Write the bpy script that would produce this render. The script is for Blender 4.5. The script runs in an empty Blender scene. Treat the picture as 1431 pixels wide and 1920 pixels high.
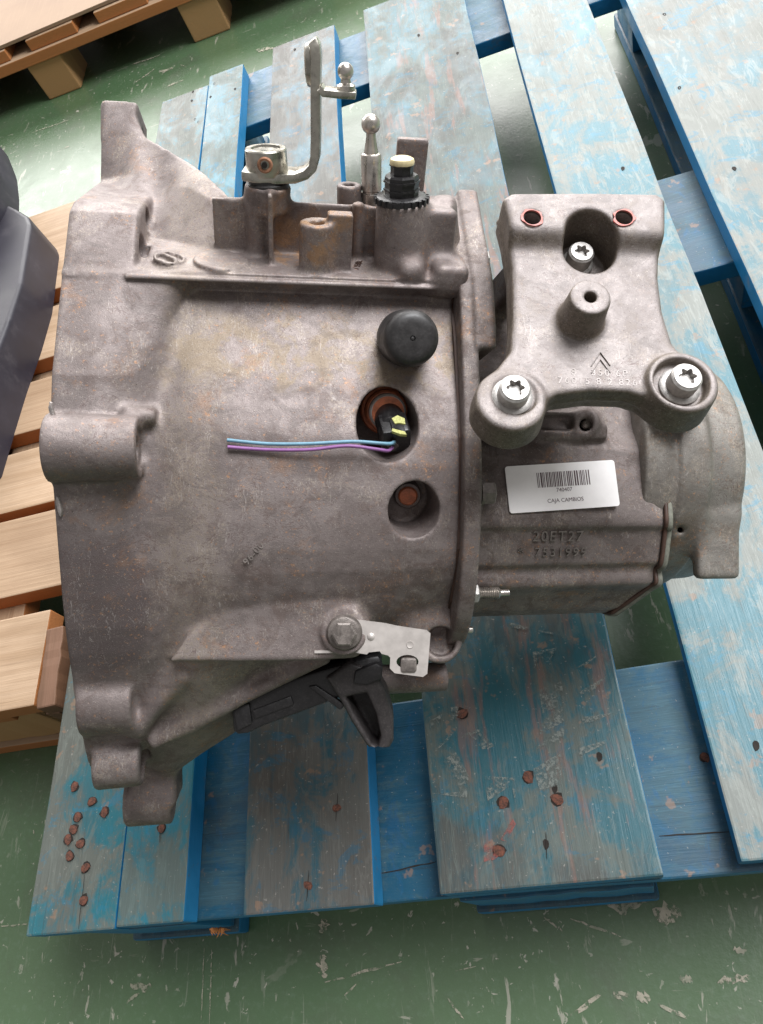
import bpy, bmesh, math, random
import numpy as np
from math import radians, sin, cos, pi
from mathutils import Vector, Matrix
random.seed(7)
SC = bpy.context.scene
COL = SC.collection

# ---------------------------------------------------------------- camera
U = 0.577                      # metres per plan unit; also camera height above the pallet deck
DECK = 0.144
F = 1400.0
e1 = np.array([-155, -2340, F]); e1 = e1/np.linalg.norm(e1)
up = -np.array([517, 803, F]); up = up/np.linalg.norm(up)
e2 = np.cross(e1, up); e2 = e2/np.linalg.norm(e2)
if e2[0] < 0: e2 = -e2
up = np.cross(e2, e1)
if up[2] > 0: up = -up
def w_of(v): return Vector((float(np.dot(v, e2)), float(np.dot(v, e1)), float(np.dot(v, up))))
CR, CU, CB = w_of(np.array([1., 0, 0])), w_of(np.array([0, -1., 0])), w_of(np.array([0, 0, -1.]))
CAMLOC = Vector((0, 0, DECK+U))
M_CAM = Matrix(((CR.x, CU.x, CB.x, CAMLOC.x), (CR.y, CU.y, CB.y, CAMLOC.y), (CR.z, CU.z, CB.z, CAMLOC.z), (0, 0, 0, 1)))
cd = bpy.data.cameras.new('camera'); cam = bpy.data.objects.new('camera', cd); COL.objects.link(cam)
cd.sensor_fit = 'VERTICAL'; cd.sensor_height = 36; cd.sensor_width = 36; cd.lens = 36*1400/1920
cd.clip_start = 0.02; cd.clip_end = 60
cam.matrix_world = M_CAM
SC.camera = cam

# ---------------------------------------------------------------- light: a workshop lit by a wide window wall and roof lights
world = bpy.data.worlds.new("World"); SC.world = world; world.use_nodes = True
world.node_tree.nodes['Background'].inputs[0].default_value = (1.0, 0.97, 0.95, 1)
world.node_tree.nodes['Background'].inputs[1].default_value = 0.36
def area(name, loc, target, sx, sy, power, col):
    l = bpy.data.lights.new(name, 'AREA'); l.shape = 'RECTANGLE'; l.size = sx; l.size_y = sy; l.energy = power; l.color = col
    o = bpy.data.objects.new(name, l); COL.objects.link(o); o.location = loc
    o.rotation_euler = (Vector(target)-Vector(loc)).to_track_quat('-Z', 'Y').to_euler()
    return o
area('window_light', (-0.5, 4.4, 2.1), (-0.2, 0.9, 0.6), 6.4, 2.6, 470, (1.0, 0.985, 0.97))
area('roof_light', (1.5, 1.2, 2.7), (0, 0.5, 0.2), 1.8, 1.8, 190, (0.97, 0.98, 1.0))
SC.view_settings.view_transform = 'Standard'; SC.view_settings.look = 'None'
SC.view_settings.exposure = 0.0; SC.view_settings.gamma = 1.0

# ---------------------------------------------------------------- material helpers
class NT:
    def __init__(s, name):
        s.m = bpy.data.materials.new(name); s.m.use_nodes = True
        s.t = s.m.node_tree; s.n = s.t.nodes; s.l = s.t.links
        s.b = s.n['Principled BSDF']
        s.co = s.n.new('ShaderNodeTexCoord')
    def link(s, a, b): s.l.new(a, b)
    def mapping(s, scale=(1, 1, 1), src='Object', rot=(0, 0, 0), rnd=0.0):
        mp = s.n.new('ShaderNodeMapping'); mp.inputs['Scale'].default_value = scale; mp.inputs['Rotation'].default_value = rot
        s.link(s.co.outputs[src], mp.inputs['Vector'])
        if rnd:
            oi = s.n.new('ShaderNodeObjectInfo'); mu = s.n.new('ShaderNodeMath'); mu.operation = 'MULTIPLY'; mu.inputs[1].default_value = rnd
            s.link(oi.outputs['Random'], mu.inputs[0])
            cx = s.n.new('ShaderNodeCombineXYZ')
            for i in range(3): s.link(mu.outputs[0], cx.inputs[i])
            s.link(cx.outputs[0], mp.inputs['Location'])
        return mp.outputs[0]
    def noise(s, vec, scale, detail=4, rough=0.55, dist=0.0):
        n = s.n.new('ShaderNodeTexNoise'); n.inputs['Scale'].default_value = scale; n.inputs['Detail'].default_value = detail
        n.inputs['Roughness'].default_value = rough; n.inputs['Distortion'].default_value = dist
        s.link(vec, n.inputs['Vector']); return n.outputs['Fac']
    def voro(s, vec, scale, feature='F1', out='Distance', rand=1.0):
        n = s.n.new('ShaderNodeTexVoronoi'); n.feature = feature; n.inputs['Scale'].default_value = scale
        n.inputs['Randomness'].default_value = rand
        s.link(vec, n.inputs['Vector']); return n.outputs[out]
    def ramp(s, fac, lo, hi, a=0.0, b=1.0, smooth=True):
        n = s.n.new('ShaderNodeMapRange'); n.interpolation_type = 'SMOOTHSTEP' if smooth else 'LINEAR'
        n.inputs['From Min'].default_value = lo; n.inputs['From Max'].default_value = hi
        n.inputs['To Min'].default_value = a; n.inputs['To Max'].default_value = b
        s.link(fac, n.inputs['Value']); return n.outputs['Result']
    def math(s, op, a, b=None):
        n = s.n.new('ShaderNodeMath'); n.operation = op
        for i, q in enumerate((a, b)):
            if q is None: continue
            if isinstance(q, (int, float)): n.inputs[i].default_value = q
            else: s.link(q, n.inputs[i])
        return n.outputs[0]
    def mix(s, fac, a, b):
        n = s.n.new('ShaderNodeMix'); n.data_type = 'RGBA'
        for sock, q in ((n.inputs[0], fac), (n.inputs[6], a), (n.inputs[7], b)):
            if isinstance(q, (int, float)): sock.default_value = q
            elif isinstance(q, tuple): sock.default_value = (*q, 1)
            else: s.link(q, sock)
        return n.outputs[2]
    def bump(s, h, strength, dist):
        n = s.n.new('ShaderNodeBump'); n.inputs['Strength'].default_value = strength; n.inputs['Distance'].default_value = dist
        s.link(h, n.inputs['Height']); s.link(n.outputs[0], s.b.inputs['Normal'])
    def fin(s, col=None, rough=0.6, metal=0.0, spec=None, coat=None, alpha=None):
        def put(name, q):
            i = s.b.inputs[name]
            if isinstance(q, (int, float)): i.default_value = q
            elif isinstance(q, tuple): i.default_value = (*q, 1)
            else: s.link(q, i)
        if col is not None: put('Base Color', col)
        put('Roughness', rough); put('Metallic', metal)
        if spec is not None: put('Specular IOR Level', spec)
        if coat is not None: put('Coat Weight', coat)
        if alpha is not None: put('Alpha', alpha)
        return s.m

def mat_cast(name, base, light, stain, stain_amt=0.5, rust_amt=0.25, metal=0.38, rough=0.55, sc=1.0, side=None, dusty=0.5, zones=False):
    t = NT(name); v = t.mapping((0.01*sc,)*3)             # gearbox meshes are stored in units of about a third of a millimetre
    big = t.noise(v, 0.55, 6, 0.62, 0.8); mid = t.noise(v, 2.2, 9, 0.72, 0.5); fine = t.noise(v, 22, 5, 0.75)
    c = t.mix(t.ramp(big, 0.38, 0.60), base, light)
    c = t.mix(t.ramp(mid, 0.52, 0.60, 0, 0.55*stain_amt+0.1), c, stain)
    c = t.mix(t.ramp(mid, 0.36, 0.47, 0.25, 0), c, tuple(min(1, q*1.25) for q in light))
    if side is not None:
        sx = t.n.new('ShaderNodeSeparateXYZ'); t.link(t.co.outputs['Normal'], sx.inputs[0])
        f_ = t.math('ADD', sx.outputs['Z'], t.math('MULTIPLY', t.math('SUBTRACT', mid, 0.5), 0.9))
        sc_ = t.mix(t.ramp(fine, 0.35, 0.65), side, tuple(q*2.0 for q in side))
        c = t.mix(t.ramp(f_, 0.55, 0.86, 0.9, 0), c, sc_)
    # tan grit
    v6 = t.mapping((0.01*sc,)*3, rot=(0.9, 0.5, 1.7)); n6 = t.noise(v6, 1.3, 8, 0.72, 0.4); g6 = t.noise(v6, 28, 3, 0.6)
    c = t.mix(t.math('MULTIPLY', t.ramp(n6, 0.50, 0.64), t.ramp(g6, 0.46, 0.62, 0.06, dusty*0.8)), c, (0.43, 0.36, 0.28))
    if zones:
        # shade of the lower skirt painted into its colour, and grit caught along the foot of the cone
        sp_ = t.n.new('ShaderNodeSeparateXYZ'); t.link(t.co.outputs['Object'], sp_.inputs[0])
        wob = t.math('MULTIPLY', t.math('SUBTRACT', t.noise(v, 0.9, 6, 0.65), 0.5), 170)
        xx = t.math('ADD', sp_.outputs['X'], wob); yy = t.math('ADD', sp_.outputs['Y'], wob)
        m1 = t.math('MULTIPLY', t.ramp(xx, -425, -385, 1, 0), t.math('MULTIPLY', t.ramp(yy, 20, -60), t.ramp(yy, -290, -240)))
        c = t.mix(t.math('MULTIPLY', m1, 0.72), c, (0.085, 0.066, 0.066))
        m2 = t.math('MULTIPLY', t.ramp(xx, -390, -340), t.ramp(xx, -310, -265, 1, 0))
        c = t.mix(t.math('MULTIPLY', m2, t.ramp(fine, 0.42, 0.60, 0.05, 0.45)), c, (0.33, 0.275, 0.21))
        m3 = t.math('MULTIPLY', t.ramp(yy, -190, -150, 0, 1), t.ramp(yy, -60, -110, 0, 1))
        c = t.mix(t.math('MULTIPLY', m3, t.ramp(mid, 0.46, 0.56, 0, 0.35)), c, (0.12, 0.085, 0.075))
        m4 = t.math('MULTIPLY', t.ramp(yy, 180, 215), t.math('MULTIPLY', t.ramp(yy, 330, 290), t.ramp(xx, -380, -340)))
        c = t.mix(t.math('MULTIPLY', m4, t.ramp(mid, 0.44, 0.55, 0.05, 0.6)), c, (0.30, 0.235, 0.16))
        m5 = t.math('MULTIPLY', t.ramp(yy, 398, 420), t.math('MULTIPLY', t.ramp(yy, 500, 470), t.math('MULTIPLY', t.ramp(xx, -220, -190), t.ramp(xx, -70, -110))))
        c = t.mix(t.math('MULTIPLY', m5, t.ramp(mid, 0.44, 0.52, 0.1, 0.75)), c, (0.34, 0.19, 0.09))
    # dried oil runs and tide marks
    v2 = t.mapping((0.012*sc, 0.020*sc, 0.012*sc), rot=(0, 0, 0.6))
    n2 = t.noise(v2, 1.3, 7, 0.62, 1.4)
    edge = t.math('ABSOLUTE', t.math('SUBTRACT', n2, 0.53))
    c = t.mix(t.math('MULTIPLY', t.ramp(edge, 0.0, 0.012, 1, 0), t.ramp(big, 0.40, 0.58, 0.15, 0.65)), c, (0.085, 0.05, 0.045))
    c = t.mix(t.ramp(n2, 0.55, 0.585, 0, 0.34), c, tuple(q*0.60 for q in base))
    # rusty bloom
    v3 = t.mapping((0.02*sc,)*3, rot=(0.4, 0.2, 0.1)); n3 = t.noise(v3, 0.6, 8, 0.75, 0.4)
    c = t.mix(t.ramp(n3, 0.55, 0.68, 0, rust_amt), c, (0.30, 0.15, 0.07))
    n4 = t.noise(v3, 9, 2, 0.5)
    c = t.mix(t.math('MULTIPLY', t.ramp(n4, 0.62, 0.70), t.ramp(n3, 0.42, 0.60, 0, rust_amt*1.8)), c, (0.42, 0.22, 0.11))
    # thin pale scratches
    v7 = t.mapping((0.030*sc, 0.0045*sc, 0.02*sc), rot=(0.2, 0.1, 0.5)); n7 = t.noise(v7, 2.5, 3, 0.6, 0.5)
    ed7 = t.math('ABSOLUTE', t.math('SUBTRACT', n7, 0.5))
    c = t.mix(t.math('MULTIPLY', t.ramp(ed7, 0.0, 0.010, 1, 0), t.ramp(n6, 0.50, 0.56, 0, 0.4)), c, (0.5, 0.46, 0.44))
    sp1 = t.noise(v, 60, 2, 0.5); c = t.mix(t.ramp(sp1, 0.66, 0.72, 0, 0.6), c, (0.52, 0.46, 0.40))
    sp2 = t.noise(v6, 38, 2, 0.5); c = t.mix(t.ramp(sp2, 0.68, 0.73, 0, 0.75), c, (0.05, 0.035, 0.03))
    c = t.mix(t.ramp(fine, 0.50, 0.68, 0, 0.35), c, tuple(q*0.55 for q in base))
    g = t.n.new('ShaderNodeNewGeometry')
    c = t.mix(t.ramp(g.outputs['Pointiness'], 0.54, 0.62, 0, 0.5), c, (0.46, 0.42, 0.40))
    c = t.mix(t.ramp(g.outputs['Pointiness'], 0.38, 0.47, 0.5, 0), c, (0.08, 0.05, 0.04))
    h = t.math('ADD', t.math('MULTIPLY', fine, 0.5), t.math('MULTIPLY', t.noise(v, 55, 3, 0.6), 0.5))
    h = t.math('ADD', h, t.math('MULTIPLY', mid, 0.35))
    t.bump(h, 0.35, 0.0009)
    r = t.ramp(mid, 0.35, 0.62, rough-0.05, rough+0.08)
    return t.fin(c, r, metal)

def mat_plain(name, col, rough=0.5, metal=0.0, var=0.35, sc=0.03, dust=0.0, bump=0.0, col2=None, dustcol=(0.4, 0.36, 0.33)):
    t = NT(name); v = t.mapping((sc,)*3)
    n = t.noise(v, 1.5, 6, 0.65)
    c = t.mix(t.ramp(n, 0.3, 0.7), tuple(q*(1-var) for q in col), tuple(min(1, q*(1+var*0.6)) for q in col) if col2 is None else col2)
    if dust: c = t.mix(t.ramp(t.noise(v, 6, 6, 0.75), 0.5, 0.8, 0, dust), c, dustcol)
    if bump: t.bump(t.noise(v, 9, 4, 0.6), bump, 0.0006)
    return t.fin(c, t.ramp(n, 0.3, 0.7, max(0.05, rough-0.08), rough+0.1), metal)

MAT = {}
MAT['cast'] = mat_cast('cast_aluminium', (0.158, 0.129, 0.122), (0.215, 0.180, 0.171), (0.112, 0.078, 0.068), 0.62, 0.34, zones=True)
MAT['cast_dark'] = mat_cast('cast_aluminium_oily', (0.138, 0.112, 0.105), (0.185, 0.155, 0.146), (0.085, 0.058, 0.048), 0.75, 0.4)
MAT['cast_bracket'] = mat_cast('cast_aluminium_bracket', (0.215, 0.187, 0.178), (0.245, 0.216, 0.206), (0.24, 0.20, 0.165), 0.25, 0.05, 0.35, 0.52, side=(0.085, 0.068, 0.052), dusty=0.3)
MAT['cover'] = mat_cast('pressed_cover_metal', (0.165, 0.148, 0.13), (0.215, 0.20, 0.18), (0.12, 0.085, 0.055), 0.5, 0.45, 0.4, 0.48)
MAT['steel'] = mat_plain('bright_steel', (0.52, 0.48, 0.44), 0.28, 0.85, 0.3, 0.03, 0.1)
MAT['lever_steel'] = mat_plain('zinc_plated_steel', (0.42, 0.40, 0.35), 0.30, 0.9, 0.35, 0.03, 0.2)
MAT['bolt'] = mat_plain('dull_zinc_bolt', (0.42, 0.40, 0.38), 0.45, 0.5, 0.3, 0.06, 0.4, 0.2)
MAT['bolt_dark'] = mat_plain('oily_bolt', (0.19, 0.165, 0.15), 0.45, 0.5, 0.35, 0.05, 0.2, 0.3)
MAT['recess'] = mat_plain('dark_recess', (0.06, 0.045, 0.04), 0.8, 0.1)
MAT['rubber'] = mat_plain('black_rubber', (0.022, 0.02, 0.02), 0.46, 0.0, 0.3, 0.05, 0.06)
MAT['plastic'] = mat_plain('black_plastic', (0.014, 0.013, 0.014), 0.38, 0.0, 0.3, 0.05, 0.12)
MAT['plate'] = mat_plain('pale_painted_clip', (0.50, 0.46, 0.43), 0.42, 0.25, 0.12, 0.03, 0.1)
MAT['cream'] = mat_plain('cream_plastic', (0.62, 0.52, 0.30), 0.45, 0, 0.2, 0.05)
MAT['rusty'] = mat_plain('rusty_steel', (0.33, 0.13, 0.06), 0.6, 0.2, 0.5, 0.05, 0.15, 0.4, (0.44, 0.22, 0.13))
MAT['copper'] = mat_plain('copper_washer', (0.55, 0.17, 0.08), 0.45, 0.2, 0.4, 0.05, 0.1)
MAT['redthread'] = mat_plain('red_thread_paint', (0.40, 0.20, 0.18), 0.55, 0.1, 0.3, 0.10, 0.3, 0, (0.55, 0.14, 0.11))
MAT['nail'] = mat_plain('rusty_nail', (0.085, 0.034, 0.022), 0.85, 0.0, 0.5, 400, 0.25, 0.5, (0.17, 0.062, 0.038), (0.24, 0.19, 0.15))
MAT['gasket'] = mat_plain('brown_sealant', (0.06, 0.03, 0.02), 0.6, 0, 0.4)
MAT['grey_seal'] = mat_plain('grey_sealant', (0.16, 0.16, 0.13), 0.7, 0, 0.4, 0.05)
MAT['label'] = mat_plain('label_paper', (0.93, 0.90, 0.89), 0.4, 0, 0.03)
MAT['ink'] = mat_plain('label_ink', (0.09, 0.05, 0.06), 0.5, 0, 0.1)
MAT['wire_blue'] = mat_plain('pale_blue_wire', (0.14, 0.28, 0.37), 0.5, 0, 0.15, 0.05)
MAT['wire_violet'] = mat_plain('violet_wire', (0.27, 0.11, 0.30), 0.5, 0, 0.15, 0.05)
MAT['yellow'] = mat_plain('yellow_paint_mark', (0.36, 0.36, 0.07), 0.6, 0, 0.3, 0.2, 0.4, 0, (0.50, 0.50, 0.18))
MAT['stain'] = mat_plain('dark_nail_hole', (0.02, 0.015, 0.012), 0.9)

# ---------------------------------------------------------------- object helpers
def put_mesh(name, verts, faces, mat, parent=None, matrix=None, smooth=False, kind=None):
    me = bpy.data.meshes.new(name)
    me.from_pydata([tuple(v) for v in verts], [], [tuple(f) for f in faces]); me.update()
    return put(name, me, mat, parent, matrix, smooth, kind)
def put(name, me, mat, parent=None, matrix=None, smooth=False, kind=None):
    if mat is not None and len(me.materials) == 0: me.materials.append(mat)
    if smooth: me.polygons.foreach_set('use_smooth', [True]*len(me.polygons))
    o = bpy.data.objects.new(name, me); COL.objects.link(o)
    if parent is not None: o.parent = parent
    if matrix is not None:
        o.matrix_basis = (world_of(parent).inverted() @ matrix) if parent is not None else matrix
    if kind: o['kind'] = kind
    return o
def world_of(o):
    m = o.matrix_basis.copy()
    while o.parent is not None: o = o.parent; m = o.matrix_basis @ m
    return m
def root(name, loc, label, cat, group=None):
    o = bpy.data.objects.new(name, None); COL.objects.link(o); o.matrix_basis = Matrix.Translation(Vector(loc)); o.empty_display_size = 0.05
    o['label'] = label; o['category'] = cat
    if group: o['group'] = group
    return o
def autosmooth(o, ang=35):
    me = o.data
    bm = bmesh.new(); bm.from_mesh(me)
    for f in bm.faces: f.smooth = True
    for e in bm.edges:
        if len(e.link_faces) == 2 and e.calc_face_angle(0) > radians(ang): e.smooth = False
    bm.to_mesh(me); bm.free()

# ---------------------------------------------------------------- signed-distance casting builder
class Vol:
    def __init__(s, lo, hi, h):
        s.h = h; s.lo = np.array(lo, float); n = [int((hi[i]-lo[i])/h)+1 for i in range(3)]
        s.ax = [(s.lo[i]+h*np.arange(n[i])).astype(np.float32) for i in range(3)]
        s.F = np.full(n, 40.0, np.float32)
    def block(s, lo, hi):
        sl = []
        for i in range(3):
            a = max(0, int((lo[i]-s.lo[i])/s.h)); b = min(len(s.ax[i]), int((hi[i]-s.lo[i])/s.h)+2)
            sl.append(slice(a, max(a, b)))
        return tuple(sl), s.ax[0][sl[0]][:, None, None], s.ax[1][sl[1]][None, :, None], s.ax[2][sl[2]][None, None, :]
    def op(s, fn, lo, hi, k, cut):
        m = k+12
        sl, X, Y, Z = s.block([q-m for q in lo], [q+m for q in hi])
        if any(q.stop <= q.start for q in sl): return
        d = fn(X, Y, Z); A = s.F[sl]
        if cut:
            B = -d; h = np.maximum(k-np.abs(A-B), 0)/k; s.F[sl] = np.maximum(A, B)+h*h*k*0.25
        else:
            h = np.maximum(k-np.abs(A-d), 0)/k; s.F[sl] = np.minimum(A, d)-h*h*k*0.25
    def cyl(s, a, b, ra, rb=None, rnd=4, k=10, cut=False, ell=None):
        a = np.array(a, float); b = np.array(b, float); rb = ra if rb is None else rb
        L = np.linalg.norm(b-a); ax = (b-a)/L; R = max(ra, rb)
        def fn(X, Y, Z):
            px, py, pz = X-a[0], Y-a[1], Z-a[2]
            t = px*ax[0]+py*ax[1]+pz*ax[2]
            rr = np.sqrt(np.maximum(px*px+py*py+pz*pz-t*t, 0))
            r = ra+(rb-ra)*np.clip(t/L, 0, 1)
            q1 = rr-r+rnd; q2 = np.abs(t-L/2)-L/2+rnd
            return np.minimum(np.maximum(q1, q2), 0)+np.sqrt(np.maximum(q1, 0)**2+np.maximum(q2, 0)**2)-rnd
        s.op(fn, np.minimum(a, b)-R, np.maximum(a, b)+R, k, cut)
    def box(s, c, half, axes=None, rnd=4, k=10, cut=False):
        c = np.array(c, float); A = np.eye(3) if axes is None else np.array(axes, float)
        R = float(np.linalg.norm(half)) if axes is not None else None
        ext = np.array(half) if R is None else np.array([R]*3)
        def fn(X, Y, Z):
            p = (X-c[0], Y-c[1], Z-c[2]); q = []
            for i in range(3):
                q.append(np.abs(p[0]*A[i][0]+p[1]*A[i][1]+p[2]*A[i][2])-half[i]+rnd)
            return np.minimum(np.maximum(np.maximum(q[0], q[1]), q[2]), 0)+np.sqrt(np.maximum(q[0], 0)**2+np.maximum(q[1], 0)**2+np.maximum(q[2], 0)**2)-rnd
        s.op(fn, c-ext, c+ext, k, cut)
    def prism(s, P, z0, z1, rnd=4, k=8, cut=False):
        P = [np.array(p[:2], float) for p in P]; A = np.array(P); n = len(P)
        def fn(X, Y, Z):
            X2, Y2 = X[:, :, 0], Y[:, :, 0]; d = None; sg = None
            for a in range(n):
                x0, y0 = P[a]; x1, y1 = P[(a+1) % n]; ex, ey = x1-x0, y1-y0
                wx, wy = X2-x0, Y2-y0; tt = np.clip((wx*ex+wy*ey)/(ex*ex+ey*ey+1e-9), 0, 1)
                dd = (wx-ex*tt)**2+(wy-ey*tt)**2; d = dd if d is None else np.minimum(d, dd)
                c1 = Y2 >= y0; c2 = Y2 < y1; c3 = (ex*wy) > (ey*wx)
                f = (c1 & c2 & c3) | (~c1 & ~c2 & ~c3); sg = f if sg is None else (sg ^ f)
            d = np.sqrt(d); d = np.where(sg, -d, d)[:, :, None]
            q1 = d+rnd; q2 = np.abs(Z-(z0+z1)/2)-(z1-z0)/2+rnd
            return np.minimum(np.maximum(q1, q2), 0)+np.sqrt(np.maximum(q1, 0)**2+np.maximum(q2, 0)**2)-rnd
        s.op(fn, (A[:, 0].min(), A[:, 1].min(), z0), (A[:, 0].max(), A[:, 1].max(), z1), k, cut)
    def ell(s, c, r, k=10, cut=False):
        c = np.array(c, float)
        def fn(X, Y, Z):
            q = np.sqrt(((X-c[0])/r[0])**2+((Y-c[1])/r[1])**2+((Z-c[2])/r[2])**2)
            return (q-1)*min(r)
        s.op(fn, c-np.array(r), c+np.array(r), k, cut)
    @staticmethod
    def curve(P, a, b, n=4):
        """the same outline with the stretch from point a to point b turned into a smooth curve"""
        P = [np.array(p, float) for p in P]; out = []; m = len(P)
        for i in range(m):
            out.append(P[i])
            if a <= i < b:
                p0 = P[i-1] if i > a else 2*P[i]-P[i+1]; p1, p2 = P[i], P[i+1]; p3 = P[(i+2) % m] if i+1 < b else 2*P[i+1]-P[i]
                for t in np.arange(1, n)/n:
                    out.append(0.5*((2*p1)+(-p0+p2)*t+(2*p0-5*p1+4*p2-p3)*t*t+(-p0+3*p1-3*p2+p3)*t**3))
        return out
    def loft(s, stations, rnd=0, k=10, cap=True, xfix=None):
        """stations: [(x, [(y,z)...])], cross-sections with equal point counts, joined along x"""
        xs = [q[0] for q in stations]; ps = [np.array(q[1], np.float32) for q in stations]
        allp = np.concatenate(ps); ylo, zlo = allp.min(0); yhi, zhi = allp.max(0); m = k+rnd+14
        sl, X, Y, Z = s.block([xs[0]-m, ylo-m, zlo-m], [xs[-1]+m, yhi+m, zhi+m])
        Y2 = Y[0, :, :]; Z2 = Z[0, :, :]
        for i, x in zip(range(sl[0].start, sl[0].stop), X[:, 0, 0]):
            P = 0
            for off in ((-14, -7, 0, 7, 14) if len(xs) > 2 else (0,)):
                xc = min(max(x+off, xs[0]), xs[-1]); j = max(0, min(len(xs)-2, int(np.searchsorted(xs, xc))-1))
                t = (xc-xs[j])/(xs[j+1]-xs[j]); P = P+(ps[j]*(1-t)+ps[j+1]*t)
            P = P/(5 if len(xs) > 2 else 1)
            n = len(P); d = None; sg = None
            for a in range(n):
                y0, z0 = P[a]; y1, z1 = P[(a+1) % n]; ey, ez = y1-y0, z1-z0
                wy, wz = Y2-y0, Z2-z0
                tt = np.clip((wy*ey+wz*ez)/(ey*ey+ez*ez+1e-6), 0, 1)
                dd = (wy-ey*tt)**2+(wz-ez*tt)**2
                d = dd if d is None else np.minimum(d, dd)
                c1 = Z2 >= z0; c2 = Z2 < z1; c3 = (ey*wz) > (ez*wy)
                flip = (c1 & c2 & c3) | (~c1 & ~c2 & ~c3)
                sg = flip if sg is None else (sg ^ flip)
            d = np.sqrt(d); d = np.where(sg, -d, d)+rnd
            dx = abs(x-(xs[0]+xs[-1])/2)-(xs[-1]-xs[0])/2+rnd
            d = np.minimum(np.maximum(d, dx), 0)+np.sqrt(np.maximum(d, 0)**2+max(dx, 0)**2)-rnd
            A = s.F[i, sl[1], sl[2]]; h = np.maximum(k-np.abs(A-d), 0)/k
            s.F[i, sl[1], sl[2]] = np.minimum(A, d)-h*h*k*0.25
    def smooth(s, n=1):
        for _ in range(n):
            for a in range(3):
                F_ = s.F; G = F_.copy()
                i0 = [slice(None)]*3; i1 = [slice(None)]*3; i2 = [slice(None)]*3
                i0[a] = slice(1, -1); i1[a] = slice(0, -2); i2[a] = slice(2, None)
                G[tuple(i0)] = F_[tuple(i0)]*0.5+F_[tuple(i1)]*0.25+F_[tuple(i2)]*0.25
                s.F = G
    def mesh(s, name):
        """naive surface nets; vertices come out with y flipped (the field uses y down)"""
        Fv = s.F; S = Fv < 0
        c = [S[i:S.shape[0]-1+i, j:S.shape[1]-1+j, k:S.shape[2]-1+k] for i in (0, 1) for j in (0, 1) for k in (0, 1)]
        cnt = np.zeros(c[0].shape, np.int8)
        for q in c: cnt += q
        act = (cnt > 0) & (cnt < 8)
        I, J, K = np.nonzero(act); n = len(I)
        idx = np.full(act.shape, -1, np.int32); idx[I, J, K] = np.arange(n)
        acc = np.zeros((n, 3)); num = np.zeros(n)
        cs = [(i, j, k) for i in (0, 1) for j in (0, 1) for k in (0, 1)]
        val = {q: Fv[I+q[0], J+q[1], K+q[2]] for q in cs}
        for p in cs:
            for a in range(3):
                if p[a] == 0:
                    q = list(p); q[a] = 1; q = tuple(q)
                    f0, f1 = val[p], val[q]; cr = (f0 < 0) != (f1 < 0)
                    t = np.where(cr, f0/np.where(cr, f0-f1, 1), 0)
                    for b in range(3):
                        acc[:, b] += np.where(cr, p[b]+(t if b == a else 0), 0)
                    num += cr
        V = (np.stack([I, J, K], 1)+acc/num[:, None])*s.h+s.lo
        V[:, 1] *= -1
        quads = []
        for a in range(3):
            b, d = (a+1) % 3, (a+2) % 3
            lo = [slice(None)]*3; hi = [slice(None)]*3; lo[a] = slice(0, -1); hi[a] = slice(1, None)
            s0, s1 = S[tuple(lo)], S[tuple(hi)]
            E = np.nonzero(s0 != s1); E = np.stack(E, 1)
            ok = (E[:, b] > 0) & (E[:, d] > 0) & (E[:, b] < act.shape[b]) & (E[:, d] < act.shape[d])
            E = E[ok]; fl = s0[tuple(E.T)]
            def at(ob, od):
                q = E.copy(); q[:, b] -= ob; q[:, d] -= od; return idx[tuple(q.T)]
            Q = np.stack([at(1, 1), at(0, 1), at(0, 0), at(1, 0)], 1)
            Q[fl] = Q[fl][:, ::-1]
            quads.append(Q)
        Q = np.concatenate(quads)
        Q = Q[(Q >= 0).all(1)]
        me = bpy.data.meshes.new(name)
        me.vertices.add(len(V)); me.vertices.foreach_set('co', V.astype(np.float32).ravel())
        me.loops.add(len(Q)*4); me.loops.foreach_set('vertex_index', Q.astype(np.int32).ravel())
        me.polygons.add(len(Q)); me.polygons.foreach_set('loop_start', np.arange(0, len(Q)*4, 4, dtype=np.int32))
        me.update(calc_edges=True); me.validate()
        me.polygons.foreach_set('use_smooth', [True]*len(me.polygons))
        return me

# ================================================================ GEARBOX FRAME
# C frame: x right, y down, z up out of the box; G frame: the same turned 7 degrees so that its x runs along the shafts
K = 0.00033
TH = radians(7); cT, sT = cos(TH), sin(TH)
M_C = M_CAM @ Matrix.Translation((0, 0, -1400*K)) @ Matrix.Scale(K, 4)
M_G = M_CAM @ Matrix.Translation((0, 0, -1400*K)) @ Matrix.Rotation(TH, 4, 'Y') @ Matrix.Scale(K, 4)
def c(u, v, Z):
    s = (1400-Z)/1400; return np.array([(u-715.5)*s, (v-960)*s, Z])
def toG(p): return np.array([p[0]*cT-p[2]*sT, p[1], p[0]*sT+p[2]*cT])
def g(u, v, z):
    a = u-715.5; x = (a*(1400-z*cT)/1400-z*sT)/(cT-a*sT/1400); Z = -x*sT+z*cT
    return np.array([x, (v-960)*(1400-Z)/1400, z])
def gC(p): return np.array([p[0]*cT+p[2]*sT, p[1], -p[0]*sT+p[2]*cT])
Sp = np.array([0, -.79, .61]); Tg = np.array([0, -.61, -.79]); Sc = Sp.copy(); Sg = toG(Sc); Tc = np.array([0, -.61, -.79])       # along the selector shafts, and back across the ledge
def q(u, L, h):
    z = 190-.79*L; a = u-715.5
    x = (a*(1400-z*cT-.61*h)/1400-z*sT)/(cT-a*sT/1400)
    return gC(np.array([x, -376-.61*L, z]))+h*Sc
def hq(u, v, L):
    """height along the shaft direction at which the point shows on pixel row v"""
    lo, hi = -60, 420
    for _ in range(40):
        m = (lo+hi)/2; p = q(u, L, m)
        if 960+p[1]*1400/(1400-p[2]) > v: lo = m
        else: hi = m
    return m

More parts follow.
